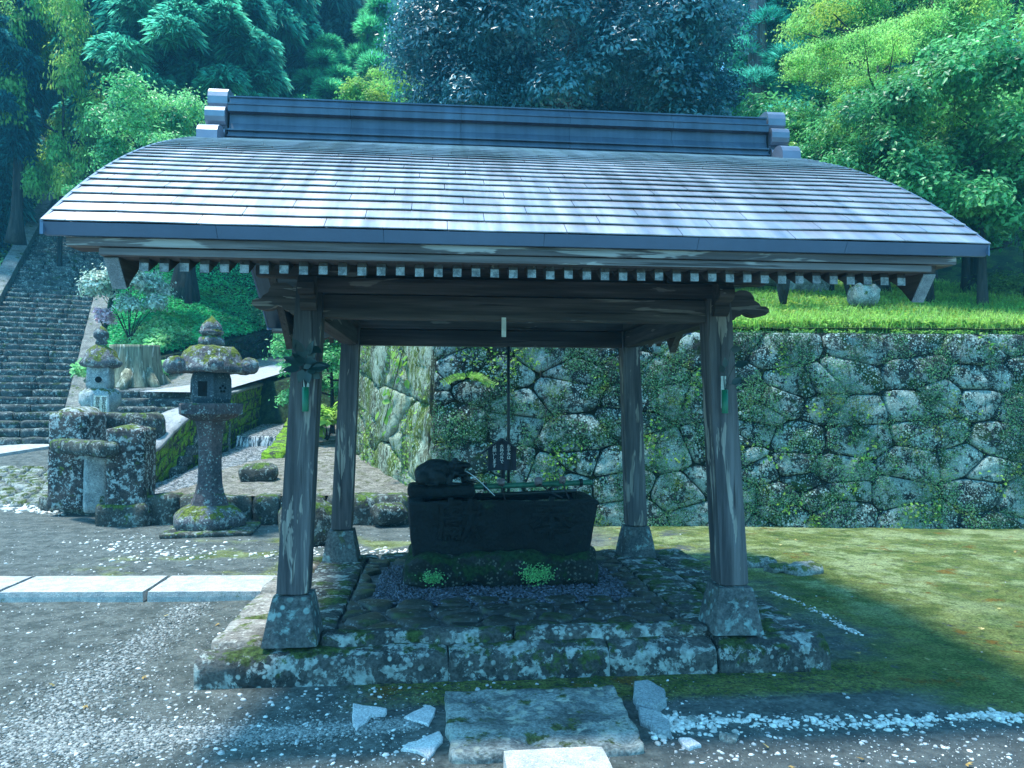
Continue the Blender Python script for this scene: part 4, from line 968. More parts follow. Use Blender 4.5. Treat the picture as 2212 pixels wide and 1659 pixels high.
# roof: dome rising from a hexagonal eave
rf = [(.20, Z(806)), (.40, Z(808)), (.45, Z(806)), (.46, Z(798)), (.43, Z(790)), (.395, Z(782)), (.37, Z(770)), (.33, Z(760)), (.27, Z(752)), (.16, Z(748)), (.10, Z(747))]
V, Fc = rough(lathe((lx, ly, .0), rf, 6, ph, True, 6), .018, 6, 5); part('roof', (V, Fc), M['lanternmoss'], lan, True)
for k in range(6):
    a = ph+2*math.pi*k/6; c = np.array((lx+.475*math.cos(a), ly+.475*math.sin(a), Z(792))); t = np.array((-math.sin(a), math.cos(a), 0))
    V, Fc = lathe((0, 0, 0), [(.001, -.085), (.03, -.085), (.032, -.075), (.055, -.075), (.085, -.07), (.098, -.05), (.100, .05), (.085, .07), (.055, .075), (.032, .075), (.03, .085), (.001, .085)], 16)
    R = np.stack((np.array((math.cos(a), math.sin(a), 0)), np.array((0, 0, 1.0)), t)); V = V @ R+c
    part('corner_curl', rough((V, Fc), .007, 12, k), M['lanternmoss'], lan, True)
part('finial_neck', rough(lathe((lx, ly, 0), [(.10, Z(752)), (.15, Z(748)), (.155, Z(738)), (.14, Z(732)), (.10, Z(727))], 12), .008, 9), M['lanternmoss'], lan, True)
zt0 = Z(728)
part('finial', rough(lathe((lx, ly, 0), [(.06, zt0-.01), (.11, zt0+.01), (.145, zt0+.045), (.14, zt0+.065), (.118, zt0+.07), (.125, zt0+.095), (.108, zt0+.14), (.07, zt0+.185), (.03, zt0+.215), (.002, zt0+.245)], 16), .010, 9, 2), M['lanternmoss'], lan, True)

# ---------------------------------------------------------------- stone bridge railing at the left
rl_ = thing('bridge_railing', PS(200, 1130, 0), 'old lichen spotted stone railing with thick posts at the end of the bridge', 'stone railing')
pc = PS(268, 1135, 0)+UV(0, .16)
a0 = .12
part('sill', rbox(PS(190, 1112, 0)+UV(0, .2)+np.array((0, 0, .09)), (1.75, .50, .26), .06, (16, 7, 5), .03, 4, -YAW-.0-.42, seed=1), M['darkrock'], rl_, True)
part('post_foot', rbox(pc+np.array((0, 0, .12)), (.68, .60, .34), .06, (9, 9, 6), .03, 4, -YAW, seed=2, taper=.10), M['darkrock'], rl_, True)
p1z = EYE+(869-930)/1647.7*9.2
V, Fc = rbox((0, 0, 0), (.46, .46, p1z-.22), .03, (10, 10, 20), .008, 6, 0, seed=3); V = rotz(V, -YAW+a0)
V[:, 2] += np.maximum(0, .05-.22*np.hypot(V[:, 0], V[:, 1]))*(V[:, 2] > (p1z-.22)*.49)*1.3; part('post', (V+pc+np.array((0, 0, .22+(p1z-.22)/2)), Fc), M['pillar'], rl_, True)
q1 = PV(120, 1000, 10.6); q1z = EYE+(869-892)/1647.7*10.6; pq = PS(165, 1085, 0); pq = UV(*toUV(pq[0], pq[1]), 0)
pb_ = PV(165, 1085, 10.4); pb_[2] = 0
V, Fc = rbox((0, 0, 0), (.52, .50, q1z-.1), .03, (9, 9, 18), .012, 6, seed=5); part('post', (rotz(V, -YAW-.05)+pb_+np.array((-.03, .08, .1+(q1z-.1)/2)), Fc), M['pillar'], rl_, True)
ra_, rb2 = PV(128, 962, 10.1), PV(236, 972, 9.35)
V, Fc = rbox((0, 0, 0), (np.linalg.norm(rb2-ra_)+.1, .24, .20), .07, (16, 6, 6), .016, 5, seed=6)
ang = math.atan2(rb2[1]-ra_[1], rb2[0]-ra_[0]); part('top_rail', (rotz(V, ang)+(ra_+rb2)/2, Fc), M['darkrock'], rl_, True)
bp = PV(205, 1085, 9.85); bp[2] = 0; V, Fc = rbox((0, 0, 0), (.25, .25, .86), .02, (6, 6, 12), .008, 6, seed=7); part('baluster', (rotz(V, .5)+bp+np.array((0, 0, .56)), Fc), M['pale'], rl_, True)
# rounded parapet running back
ca, cb = PV(150, 905, 10.6), PV(196, 886, 12.6)
d = cb-ca; L = np.linalg.norm(d); V, Fc = rbox((0, 0, 0), (L, .44, .66), .20, (26, 9, 8), .012, 4, seed=8); V = rotz(V, math.atan2(d[1], d[0])); part('parapet', (V+(ca+cb)/2-np.array((0, 0, .22)), Fc), M['pale'], rl_, True)
# far side railing
fr = thing('bridge_railing', PV(290, 935, 12.4), 'far low mossy railing of the bridge seen behind the thick front post', 'stone railing')
fa, fb2 = PV(228, 912, 12.6), PV(325, 905, 12.6); V, Fc = rbox((0, 0, 0), (1.0, .3, .26), .08, (14, 6, 5), .03, 5, seed=12); part('top_rail', (rotz(V, -YAW)+(fa+fb2)/2, Fc), M['darkrock'], fr, True)
fz = PV(320, 930, 12.3); V, Fc = rbox((0, 0, 0), (.46, .42, 1.0), .10, (8, 8, 10), .03, 5, seed=13); part('post', (rotz(V, -YAW)+fz+np.array((0, 0, -.22)), Fc), M['darkrock'], fr, True)

# ---------------------------------------------------------------- second lantern and white notice
L2 = PV(216, 900, 13.6); x2, y2 = L2[0], L2[1]; Z2 = lambda py: EYE+(869-py)/1647.7*13.7
ln2 = thing('stone_lantern', (x2, y2, lowz(0, 13.6)), 'smaller pale stone lantern with a mossy pointed roof beside the long stairs', 'stone lantern')
part('base', rough(lathe((x2, y2, 0), [(.30, .3), (.32, .6), (.22, .7), (.18, 1.0), (.19, Z2(895)), (.30, Z2(880)), (.34, Z2(872)), (.34, Z2(850)), (.25, Z2(842))], 6, .2, True, 3), .02, 6), M['pale'], ln2, True)
part('firebox', rough(lathe((x2, y2, 0), [(.24, Z2(844)), (.26, Z2(836)), (.25, Z2(800)), (.24, Z2(793))], 4, .9, True, 4), .01, 6), M['pale'], ln2, True)
ly2 = y2-.19
for px_, r_ in ((213, .055),):
    q = PV(px_, 820, 13.38); e = part('round_shadow', lathe((0, 0, 0), [(.001, 0), (r_, 0), (r_, .02), (.001, .02)], 14), M['void'], ln2);  # dark disc painted as the shade inside the round hole
    me = e.data; c0 = np.zeros(len(me.vertices)*3); me.vertices.foreach_get('co', c0); c0 = c0.reshape(-1, 3)+ORG[ln2]; c0 = np.stack((c0[:, 0], -c0[:, 2], c0[:, 1]), 1)+q-ORG[ln2]; me.vertices.foreach_set('co', c0.ravel())
part('roof', rough(lathe((x2, y2, 0), [(.22, Z2(798)), (.33, Z2(794)), (.35, Z2(786)), (.29, Z2(776)), (.24, Z2(762)), (.13, Z2(750)), (.08, Z2(748))], 6, .2, True, 4), .025, 7), M['lanternmoss'], ln2, True)
part('finial', rough(lathe((x2, y2, 0), [(.07, Z2(750)), (.10, Z2(745)), (.08, Z2(738)), (.12, Z2(732)), (.13, Z2(722)), (.07, Z2(712)), (.005, Z2(706))], 12), .02, 9), M['lanternmoss'], ln2, True)
vN = 12.95; nb = thing('notice_board', PV(216, 940, vN), 'narrow white upright board with black Japanese brush writing before the pale lantern', 'sign')
def onv(poly, d0, d1, mat, name, parent): 
    return part(name, prism(poly, d0, d1, lambda a, b, d: tuple(UV(a, vN+d, b))), mat, parent)
uu = lambda px: (px-1106)/1647.7*vN
zb2, zt2 = EYE+(869-945)/1647.7*vN, EYE+(869-857)/1647.7*vN
onv([(uu(202), zb2), (uu(232), zb2), (uu(232), zt2), (uu(202), zt2)], 0, .02, M['board'], 'board', nb)
onv([(uu(196), zb2-.6), (uu(201), zb2-.6), (uu(201), zt2+.02), (uu(196), zt2+.02)], -.01, .03, M['pale'], 'side_post', nb)
onv([(uu(233), zb2-.6), (uu(236), zb2-.6), (uu(236), zt2+.02), (uu(233), zt2+.02)], -.01, .03, M['pale'], 'side_post', nb)
for txt, px in (('御本社はちかくに', 225), ('御参拝の方へ', 211)):
    for i, c_ in enumerate(txt):
        zz = zt2-.06-i*.076*(8/9 if len(txt) > 6 else 1); q = UV(uu(px), vN-.003, zz); text_mesh(c_, .082 if i < 3 else .066, .001, M['ink'], 'lettering', Matrix.Translation(tuple(q)) @ Matrix.Rotation(-YAW, 4, 'Z') @ Matrix.Rotation(math.pi/2, 4, 'X'), nb)

# ---------------------------------------------------------------- small flight of steps
ss = thing('small_steps', PV(340, 950, 15), 'short flight of worn stone steps between the pale lantern and the channel wall', 'steps')
for i in range(9):
    z = 1.77-.165*i; v = 15.25-.31*i
    l, r = (215-1106)/1647.7*v, min((512-1106)/1647.7*v, toUV(*bt(.45)[:2])[0]+9)
    l, r = -8.3+.08*i, -5.72+.02*i
    m_ = l+(r-l)*(.35+.3*((i*7) % 3)/3)
    for a, b in ((l, m_), (m_, r)):
        c = UV((a+b)/2, v+.12, z-.09); part('step', rbox(c, (b-a-.01, .50, .19), .035, (max(6, int((b-a)/.15)), 4, 4), .018, 4, -YAW, seed=i*3+int(a < m_-.1)), M['step'], ss, True)

# ---------------------------------------------------------------- the long stairs
sa, sb = -8.612, .577
R0, R1 = PS(177, 757, sa, sb), PS(235, 528, sa, sb); Lp0, Lp1 = PS(33, 639, sa, sb), PS(108, 489, sa, sb)
ax = (R1-R0)[:2]; sl_len = np.linalg.norm(ax); ax = ax/sl_len; slope = (R1[2]-R0[2])/sl_len; perp = np.array((-ax[1], ax[0]))
wL = float(np.dot((Lp0-R0)[:2], perp)); wL2 = float(np.dot((Lp1-R0)[:2], perp)); wS = (wL+wL2)/2
rise = .17; tread = rise/slope
s0 = -(R0[2]-.62)/slope                                             # where the flight starts
stairs = thing('long_stairs', (R0[0]+ax[0]*s0, R0[1]+ax[1]*s0, .62), 'long steep flight of worn dark stone steps climbing the wooded hillside', 'stairs')
angS = math.atan2(perp[1], perp[0]); rs = random.Random(4)
k = 0; nst = 76
for i in range(nst):
    s_ = s0+tread*i; z = .62+rise*(i+1); 
    cuts = [0, wS*rs.uniform(.25, .45), wS*rs.uniform(.6, .8), wS]
    for a, b in zip(cuts[:-1], cuts[1:]):
        if i > 60 and a > 0 and b < wS: continue
        c2 = R0[:2]+ax*(s_+.26)+perp*((a+b)/2)
        V, Fc = rbox((0, 0, 0), (b-a-.012, .46, .19), .03, (8, 3, 3), .020 if i < 45 else .03, 3.4, angS, seed=i*5+int(a*3))
        part('step', (V+np.array((c2[0], c2[1], z-.095+rs.uniform(-.008, .008))), Fc), M['step'], stairs, True)
for sd, off in ((0, -.22), (1, wS+.22)):
    s_ = s0-.2
    while s_ < s0+tread*nst:
        L = rs.uniform(1.6, 2.3); a = R0[:2]+ax*s_+perp*off; b = R0[:2]+ax*(s_+L-.02)+perp*off
        za, zb3 = .62+slope*(s_-s0)+.22, .62+slope*(s_+L-s0)+.22
        pa, pb3 = np.array((a[0], a[1], za)), np.array((b[0], b[1], zb3))
        V0, F0 = rbox((0, 0, 0), (1, 1, 1), .0, (8, 3, 3)); dd = pb3-pa
        W = np.array([(pa+pb3)/2+dd*x+np.array((perp[0]*y*.40, perp[1]*y*.40, 0))+np.array((0, 0, z*.5-.16)) for x, y, z in V0])
        part('kerb_slab', rough((W, F0), .012, 4, s_), M['stepkerb'], stairs, False); s_ += L
# low dark wall above the road
def lowwall():
    a0_, a1_ = PV(337, 816, 17.4), PV(660, 754, 25.0); t0_, t1_ = a0_+UV(-.06, .06)[:3]+np.array((0, 0, .46)), a1_+UV(-.08, .06)+np.array((0, 0, .88))
    return masonry('low_wall', 'low dark mossy rubble wall above the road under the green bank', a0_-np.array((0, 0, .2)), a1_-np.array((0, 0, .2)), t0_, t1_, .38, .22, M['mossbase'], 31, depth=.07, nrm=.03, npt=12, cat='low wall')
lowwall()
# stump
SB = PV(290, 838, 16.0); sh = .90
stp = thing('tree_stump', SB, 'broad grey green tree stump at the top of the small steps', 'tree stump')
def stumpV():
    n, m = 40, 14; V = []; Fc = []
    for j in range(m):
        t = j/(m-1); r = .46+.13*(1-t)**2.2
        for k_ in range(n):
            a = 2*math.pi*k_/n; rr2 = r*(1+.05*math.sin(5*a+1)*(1-t*.5)+.03*math.sin(11*a)+.05*noise.noise(Vector((math.cos(a)*2, math.sin(a)*2, t))))
            V.append(SB+np.array((rr2*math.cos(a), rr2*math.sin(a), sh*t*(1+.02*math.sin(a)))))
    for j in range(m-1):
        for k_ in range(n): Fc.append((j*n+k_, j*n+(k_+1) % n, (j+1)*n+(k_+1) % n, (j+1)*n+k_))
    Fc.append(tuple((m-1)*n+k_ for k_ in range(n))); return np.array(V), Fc
part('stump_body', stumpV(), M['stump'], stp, True)
for q in range(7):
    a = q*.9+.3; p = SB+np.array((.62*math.cos(a), .62*math.sin(a), 0)); part('root', tube([SB+np.array((.35*math.cos(a), .35*math.sin(a), .35)), p+np.array((0, 0, .08)), p+np.array((.18*math.cos(a), .18*math.sin(a), -.06))], [.14, .11, .05], 8), M['stump'], stp, True)

# ---------------------------------------------------------------- paving in the court
path = thing('granite_path', PS(300, 1265, .06), 'three pale granite slabs leading from the left to the platform', 'stone path')
yA, yB2 = PS(0, 1275, .08), PS(560, 1278, .08)
ysl0, ysl1 = 6.20, 6.78
ej = [(-6.3, -4.9), (-4.88, -3.50)]
def slabx(a, b, off, nm, y0=6.2, y1=6.76, tl=.0):
    V, Fc = rbox(((a+b)/2, (y0+y1)/2, -.01), (b-a-.03, y1-y0, .17), .012, (14, 8, 4), .003, 5, 0, seed=int(a*9)); V[:, 1] += (V[:, 0]+1.3)*tl+off; part(nm, (V, Fc), M['granite'], path, False)
xb = [PS(p, 1262, .08)[0] for p in (28, 325+10)]
eds = [-6.4, -4.95, xb[0]-.0, xb[1], -1.30]
for a, b in zip(eds[:-1], eds[1:]): slabx(a, b, -.06, 'slab', tl=-.07)
fs = thing('stepping_stone', PS(1180, 1560, .05), 'large pitted flat stone lying in front of the platform', 'stepping stone')
x0_, x1_ = .06, .93
V, Fc = rbox((0, 0, 0), (1, 1, 1), .02, (40, 30, 4), 0); W = []
for x, y, z in V:
    X = .495+x*(.88+.05*y)+.02*noise.noise(Vector((y*6, 1, 3)))*(abs(x) > .4); Y = 3.67+y*.72+.03*noise.noise(Vector((x*5, 0, 7)))*(abs(y) > .4)
    pit = 0
    for (qx, qy, r_) in ((.30, 3.75, .12), (.42, 3.42, .05), (.86, 3.93, .09), (.18, 3.93, .08), (.86, 3.40, .06)): pit += -.028*math.exp(-((X-qx)**2+(Y-qy)**2)/r_**2*1.6)
    W.append((X, Y, -.02+z*.13+(pit+.012*noise.noise(Vector((X*9, Y*9, 2))))*(z > .3)))
part('stone_body', (np.array(W), Fc), M['flatstone'], fs, True)
V, Fc = rbox((.497, 2.93, .03), (.43, .62, .12), .014, (10, 10, 4), .002, 6); solo('granite_slab', (V, Fc), M['granite'], 'bright speckled granite slab at the bottom edge in front of the flat stone', 'stone slab')
def flat_poly(pxs, z, h, mat, name, label, group=None, seed=0):
    P = [PS(a, b, z) for a, b in pxs]; out = []
    for i in range(len(P)):
        p, q = P[i], P[(i+1) % len(P)]
        for t in (0, .33, .66):
            w = lerp(p, q, t); w = w+.012*np.array((noise.noise(Vector((w[0]*20, w[1]*20, seed))), noise.noise(Vector((w[1]*20, w[0]*20, seed+5))), 0)); out.append((w[0], w[1]))
    if sum(out[i][0]*out[(i+1) % len(out)][1]-out[(i+1) % len(out)][0]*out[i][1] for i in range(len(out))) < 0: out = out[::-1]
    n = len(out); c = np.mean(out, 0); V = [(x, y, -.05) for x, y in out]+[(x, y, h*.6) for x, y in out]+[(c[0]+(x-c[0])*.93, c[1]+(y-c[1])*.93, h+.004*noise.noise(Vector((x*9, y*9, 1)))) for x, y in out]+[(c[0], c[1], h)]
    Fc = [(i, (i+1) % n, n+(i+1) % n, n+i) for i in range(n)]+[(n+i, n+(i+1) % n, 2*n+(i+1) % n, 2*n+i) for i in range(n)]+[(2*n+i, 2*n+(i+1) % n, 3*n) for i in range(n)]
    return solo(name, (np.array(V), Fc), M[mat], label, 'stone', group, smooth=False)
flat_poly([(1372, 1482), (1400, 1479), (1437, 1500), (1440, 1520), (1420, 1538), (1375, 1525), (1366, 1505)], .02, .05, 'greystone', 'flat_stone', 'angular blue grey stone at the right end of the pitted flat stone')
flat_poly([(1378, 1532), (1420, 1542), (1446, 1562), (1450, 1590), (1420, 1580), (1385, 1560)], .02, .035, 'greystone', 'flat_stone', 'lower of the two blue grey stones by the pebbles')
flat_poly([(762, 1520), (838, 1529), (832, 1543), (800, 1548), (770, 1577), (760, 1560)], .01, .014, 'patch', 'flat_stone', 'pale L shaped stone sunk in the earth left of the flat stone')
flat_poly([(872, 1549), (925, 1524), (942, 1530), (928, 1566), (905, 1560)], .01, .014, 'patch', 'flat_stone', 'pale kite shaped stone close to the flat stone')
flat_poly([(866, 1618), (880, 1606), (900, 1602), (952, 1577), (956, 1600), (925, 1637), (905, 1622)], .01, .014, 'patch', 'flat_stone', 'pale triangular stone at the lower left of the flat stone')
flat_poly([(1468, 1597), (1490, 1596), (1512, 1610), (1488, 1618), (1474, 1612)], .01, .018, 'patch', 'flat_stone', 'small pale stone below the pebble line on the right')
for i, (px, py, s_, lb) in enumerate(((1645, 1224, .20, 'left rounded rock breaking through the moss beside the right post'), (1690, 1236, .17, 'low middle rock sunk in the moss'), (1740, 1240, .22, 'right lichen grey rock breaking through the moss'), (1505, 1565, .05, 'dark bluish pebble in the pebble line'), (1580, 1605, .07, 'grey green mossy pebble below the pebble line'))):
    p = PS(px, py, 0); solo('rock', rbox(p+np.array((0, .05, s_*.12)), (s_*1.5, s_, s_*.55), s_*.24, (9, 8, 6), .02, 7, .2*i, seed=i), M['rock'], lb, 'rock', smooth=True)
# far court at the left: pale slab before the stairs and a raised cobbled edge
pv = thing('pale_paving', PS(60, 990, -1.375, .125), 'bright pale paving slabs at the foot of the long stairs', 'paving')
for j, (a, b) in enumerate(((-16.5, -12.2), (-12.18, -9.9))):
    V0, F0 = box(-.5, .5, -.5, .5, -.5, .5, 0); W = [UV((a+b)/2+x*(b-a)+(y*1.2), 14.75+y*2.1, lowz(0, 14.75+y*2.1)+.0+z*.12) for x, y, z in V0]; part('slab', (np.array(W), F0), M['granite'], pv)
cb_ = thing('cobbled_strip', PS(60, 1050, -1.375, .125), 'sloping strip of rounded cobbles left of the old railing', 'cobbles')
rs = random.Random(8); seeds = []
for _ in range(9000):
    p = (rs.uniform(-13, -6.4), rs.uniform(11.15, 13.65))
    if all(math.hypot((p[0]-q[0])/1.6, p[1]-q[1]) > .165 for q in seeds): seeds.append(p)
    if len(seeds) > 285: break
for i, poly in enumerate(voronoi(seeds, (-13, -6.4, 11.1, 13.7))):
    if poly is None: continue
    V, Fc = cobble(poly, .02, 0, .05, i, .015, 10, ((0, 0), (1, 0), (.8, 1))); V = np.array([UV(v[0], v[1], lowz(0, v[1])+.01+v[2]) for v in V]); part('cobblestone', (V, Fc), M['rock'], cb_, True)

# ================================================================== loose stones and gravel
g = np.random.default_rng(12)
def band(n, pxline, spread, smin, smax, fall=1.0):
    L = [PS(a, b, 0)[:2] for a, b in pxline]; out = []
    for _ in range(n):
        t = g.uniform(0, 1)*(len(L)-1); i = int(t); p = L[i]+(L[min(i+1, len(L)-1)]-L[i])*(t-i); sp = spread if isinstance(spread, float) else float(np.interp(t/(len(L)-1), [0, 1], spread))
        d = g.normal(0, sp, 2); q = p+d; s_ = smin+(smax-smin)*g.random()**2.4; out.append((q[0], q[1], s_))
    return out
def inside(x, y): return XL-.05 < x < XR+.05 and YF-.05 < y < YB or (.0 < x < 1.0 and 2.6 < y < 4.06)
def emit(name, pts, mat, seed):
    pts = [p for p in pts if not inside(p[0], p[1]) and not (-6.5 < p[0] < -1.3 and 6.1 < p[1]+.07*(p[0]+1.3) < 6.8)]
    P = np.array([(x, y, gz(*toUV(x, y))+s_*.05) for x, y, s_ in pts]); S = np.array([p[2] for p in pts])
    struct(name, pebbles(P, S, .5, .5, seed), M[mat], kind='stuff')
b1 = band(6500, [(425, 1300), (330, 1380), (230, 1450), (130, 1520), (40, 1600), (-40, 1650)], (.07, .20), .003, .016)
b1 += band(3500, [(60, 1590), (200, 1600), (350, 1600)], .12, .003, .014)
b1 += band(6000, [(330, 1592), (500, 1590), (650, 1582), (800, 1570), (905, 1560)], (.075, .03), .003, .012)
emit('gravel_streaks', b1, 'pebgrey', 4)
b2 = band(620, [(1390, 1570), (1480, 1560), (1600, 1560), (1760, 1562), (1900, 1560), (2010, 1552), (2150, 1545), (2190, 1550)], (.055, .025), .007, .024)
b2 += band(150, [(1390, 1590), (1420, 1560), (1500, 1570)], .06, .012, .028)
emit('pebble_line', b2, 'pebwhite', 5)
b3 = band(230, [(330, 1205), (420, 1195), (300, 1180), (230, 1170)], .30, .008, .034)+band(150, [(560, 1205), (640, 1195), (700, 1190), (800, 1195), (870, 1190)], .14, .01, .04)+band(200, [(120, 1110), (60, 1100), (0, 1098)], .12, .01, .06)
b3 += band(130, [(1665, 1280), (1720, 1300), (1800, 1340), (1850, 1370)], .02, .008, .02)
emit('scattered_stones', b3, 'pebwhite', 6)
pts = []
for _ in range(9000):
    px, py = g.uniform(-60, 2260), 1100+560*g.random()**.8
    if px > 1500 and py < 1530 and g.random() < .93: continue
    if px > 1000 and py < 1560 and g.random() < .5: continue
    p = PS(px, py, 0); pts.append((p[0], p[1], .0025+.014*g.random()**5))
emit('loose_grit', pts, 'pebble', 7)
# ================================================================== foliage
def leaves(P, D, N, L, W, fold=.25):
    """P centres, D direction, N normal (n,3); L, W lengths -> folded diamond leaves (2 triangles each)"""
    S = np.cross(N, D); S /= np.linalg.norm(S, axis=1, keepdims=True)+1e-9
    L = L[:, None]; W = W[:, None]
    a = P-D*L*.5; b = P+S*W*.5+N*W*fold; c = P+D*L*.5; d = P-S*W*.5+N*W*fold
    V = np.stack((a, b, c, d), 1).reshape(-1, 3); i = 4*np.arange(len(P))[:, None]
    return V, np.concatenate((i+np.array([[0, 1, 2]]), i+np.array([[0, 2, 3]])), 0)
def unit(v): return v/(np.linalg.norm(v, axis=-1, keepdims=True)+1e-9)
def blobs(n, R, C, rb, g, shell=.55, flat=1.0, lo=-.6):
    out = []
    while len(out) < n:
        d = g.normal(0, 1, 3); d /= np.linalg.norm(d)
        if d[2] < lo: continue
        k = shell+(1-shell)*g.random()**.6; p = d*k*np.array(R)+np.array(C); out.append((p, rb*g.uniform(.65, 1.3)))
    return out
def broad_crown(B, n, L, W, g, flat=.8, droop=.2, inner=.15, horiz=0.0):
    per = n//len(B); Vs, Fs, off = [], [], 0; ph_ = g.uniform(0, 6, (len(B), 3))
    for bi, (p, r) in enumerate(B):
        d = unit(g.normal(0, 1, (per, 3))); d[:, 2] = np.where(d[:, 2] < -.4, -d[:, 2], d[:, 2])
        rad = r*(1-inner*g.random(per)**.5-.35*(g.random(per) < .2)+.30*(g.random(per) < .12)); rad = rad*(1+.22*np.sin(d[:, 0]*4+ph_[bi, 0])*np.sin(d[:, 1]*4+ph_[bi, 1])+.14*np.sin(d[:, 2]*7+ph_[bi, 2])*np.sin(d[:, 0]*9)); q = p+d*rad[:, None]*np.array((1, 1, flat))
        N = unit(d*(1-horiz)+np.array((0, 0, .5+horiz*1.5))+g.normal(0, .38, (per, 3))); D = unit(np.cross(N, g.normal(0, 1, (per, 3)))); D[:, 2] -= droop; D = unit(D)
        V, Fc = leaves(q, D, N, L*g.uniform(.6, 1.3, per), W*g.uniform(.6, 1.3, per)); Vs.append(V); Fs.append(Fc+off); off += len(V)
    return np.concatenate(Vs), np.concatenate(Fs)
def needle_crown(B, nt, L, W, k, g, droop=.35, flat=.8, spread=.75):
    """tufts: k thin blades fanning out of a point"""
    per = nt//len(B); Ps, Ds = [], []
    for p, r in B:
        d = unit(g.normal(0, 1, (per, 3))); d[:, 2] = np.where(d[:, 2] < -.35, -d[:, 2], d[:, 2]); Ps.append(p+d*(r*g.uniform(.6, 1, (per, 1)))*np.array((1, 1, flat))); Ds.append(unit(d+np.array((0, 0, .25))))
    P = np.repeat(np.concatenate(Ps), k, 0); D = np.repeat(np.concatenate(Ds), k, 0); n = len(P)
    D = unit(D+g.normal(0, spread*.6, (n, 3))); l = L*g.uniform(.55, 1.25, n)[:, None]
    S = unit(np.cross(D, g.normal(0, 1, (n, 3))))*W; mid = P+D*l*.55; tip = P+D*l+np.array((0, 0, -1))*l*droop
    V = np.stack((P, mid+S, tip, mid-S), 1).reshape(-1, 3); i = 4*np.arange(n)[:, None]
    return V, np.concatenate((i+np.array([[0, 1, 2]]), i+np.array([[0, 2, 3]])), 0)
def trunk(h, r, lean, B, g, nb=8, limb=.35, wig=.12, z0=.35):
    pts = [np.array((lean[0]*t*t*h+wig*math.sin(3*t+1)*h*.1, lean[1]*t*t*h+wig*math.cos(4*t)*h*.1-wig*h*.1, t*h-.4*(t == 0))) for t in np.linspace(0, 1, 9)]
    parts_ = [tube(pts, [r*(1.5 if i == 0 else 1)*(1-.8*i/8) for i in range(9)], 9)]
    idx = g.choice(len(B), min(nb, len(B)), replace=False)
    for j in idx:
        q = B[j][0]; t = min(.95, max(z0, (q[2]-.35*np.linalg.norm(q[:2]))/h)); f = t*8; i = min(7, int(f)); s_ = lerp(pts[i], pts[i+1], f-i); m = (s_+q)/2+np.array((0, 0, -.06*np.linalg.norm(q-s_)))+g.normal(0, .08, 3)
        rr = r*limb*(1.2-t); parts_.append(tube([s_, lerp(s_, m, .6)+g.normal(0, .04, 3), m, q], [rr, rr*.8, rr*.6, rr*.15], 6))
    return join(*parts_)
def tree(name, loc, label, crown, trk, cmat, tmat, cat='tree', group=None, rz=0.0, sc=1.0):
    root = thing(name, loc, label, cat, group); root.rotation_euler = (0, 0, rz); root.scale = (sc, sc, sc) if not isinstance(sc, tuple) else sc
    for nm, VF, mt, sm_ in (('trunk', trk, tmat, True), ('crown', crown, cmat, False)):
        if VF is None: continue
        o = link(bpy.data.objects.new(nm, mesh_of(nm, VF[0], VF[1], mt, sm_))); o.parent = root; ORG[o] = np.zeros(3)
    return root
def recrown(o, mat):                                                # a copy in another leaf colour keeps its mesh, material on the object
    for c in o.children:
        if c.name.startswith('crown'): c.material_slots[0].link = 'OBJECT'; c.material_slots[0].material = mat
def on(px, py, v, z=None):
    p = PV(px, py, v); p[2] = hz(*toUV(p[0], p[1])) if z is None else z; return p
def atu(px, v): u = (px-1106)/1647.7*v; p = UV(u, v, 0); p[2] = hz(u, v); return p

# ---- centre: the big camellia above the wall
g = np.random.default_rng(21)
Bc = blobs(60, (3.1, 2.5, 3.6), (0, 0, 5.6), .80, g, .6, lo=-.7)
cam_ = tree('camellia_tree', atu(1235, 16.2), 'huge dark glossy broadleaf tree filling the top centre behind the roof ridge', broad_crown(Bc, 80000, .125, .060, g, .85, .35), trunk(6.5, .30, (0, 0), Bc, g), M['camellia'], M['bark'])
# ---- left: feathery cedars
Bp = blobs(64, (3.2, 3.2, 5.4), (0, 0, 5.8), .75, g, .62, lo=-.9)
ced = tree('cedar_tree', atu(330, 28), 'large feathery blue green cedar rising over the stairs, left of the ridge', needle_crown(Bp, 6400, .50, .012, 13, g, .5, .7), trunk(11.5, .32, (0, 0), Bp, g, 14, .22), M['cedar'], M['bark'])
ced.scale = (1.05, 1.05, 1.15)
Bk = []
for i in range(26):                                                 # conical crown
    t = i/25; a = i*2.4; r = 1.9*(1-t)**.8+.15; Bk.append((np.array((r*.75*math.cos(a), r*.75*math.sin(a), 2.0+t*8.2)), .85*(1-t*.65)))
con = tree('cypress_tree', atu(815, 31), 'pale green conical conifer between the cedar and the dark glossy tree', needle_crown(Bk, 6000, .32, .014, 9, g, .1, .9, .6), trunk(9.8, .2, (0, 0), Bk, g, 8, .2), M['cypress'], M['bark'])
con.scale = (1.1, 1.1, 1.05)
# ---- right: maple with layered bright foliage
Bm = []
for i in range(64):
    a = g.uniform(0, 6.28); r = 3.1*g.random()**.5; z = 2.4+g.uniform(0, 4.4)*(1-.35*(r/3.1)**2); Bm.append((np.array((r*math.cos(a), r*math.sin(a), z)), g.uniform(.45, .95)))
map_ = tree('maple_tree', atu(1990, 17.5), 'tall bright green maple leaning over the right end of the roof', broad_crown(Bm, 62000, .080, .040, g, .30, .55, .4, .5), trunk(5.4, .19, (.06, 0), Bm, g, 26, .55, .3, .2), M['maple'], M['bark'])
map_.scale = (1.0, 1.0, 1.25)
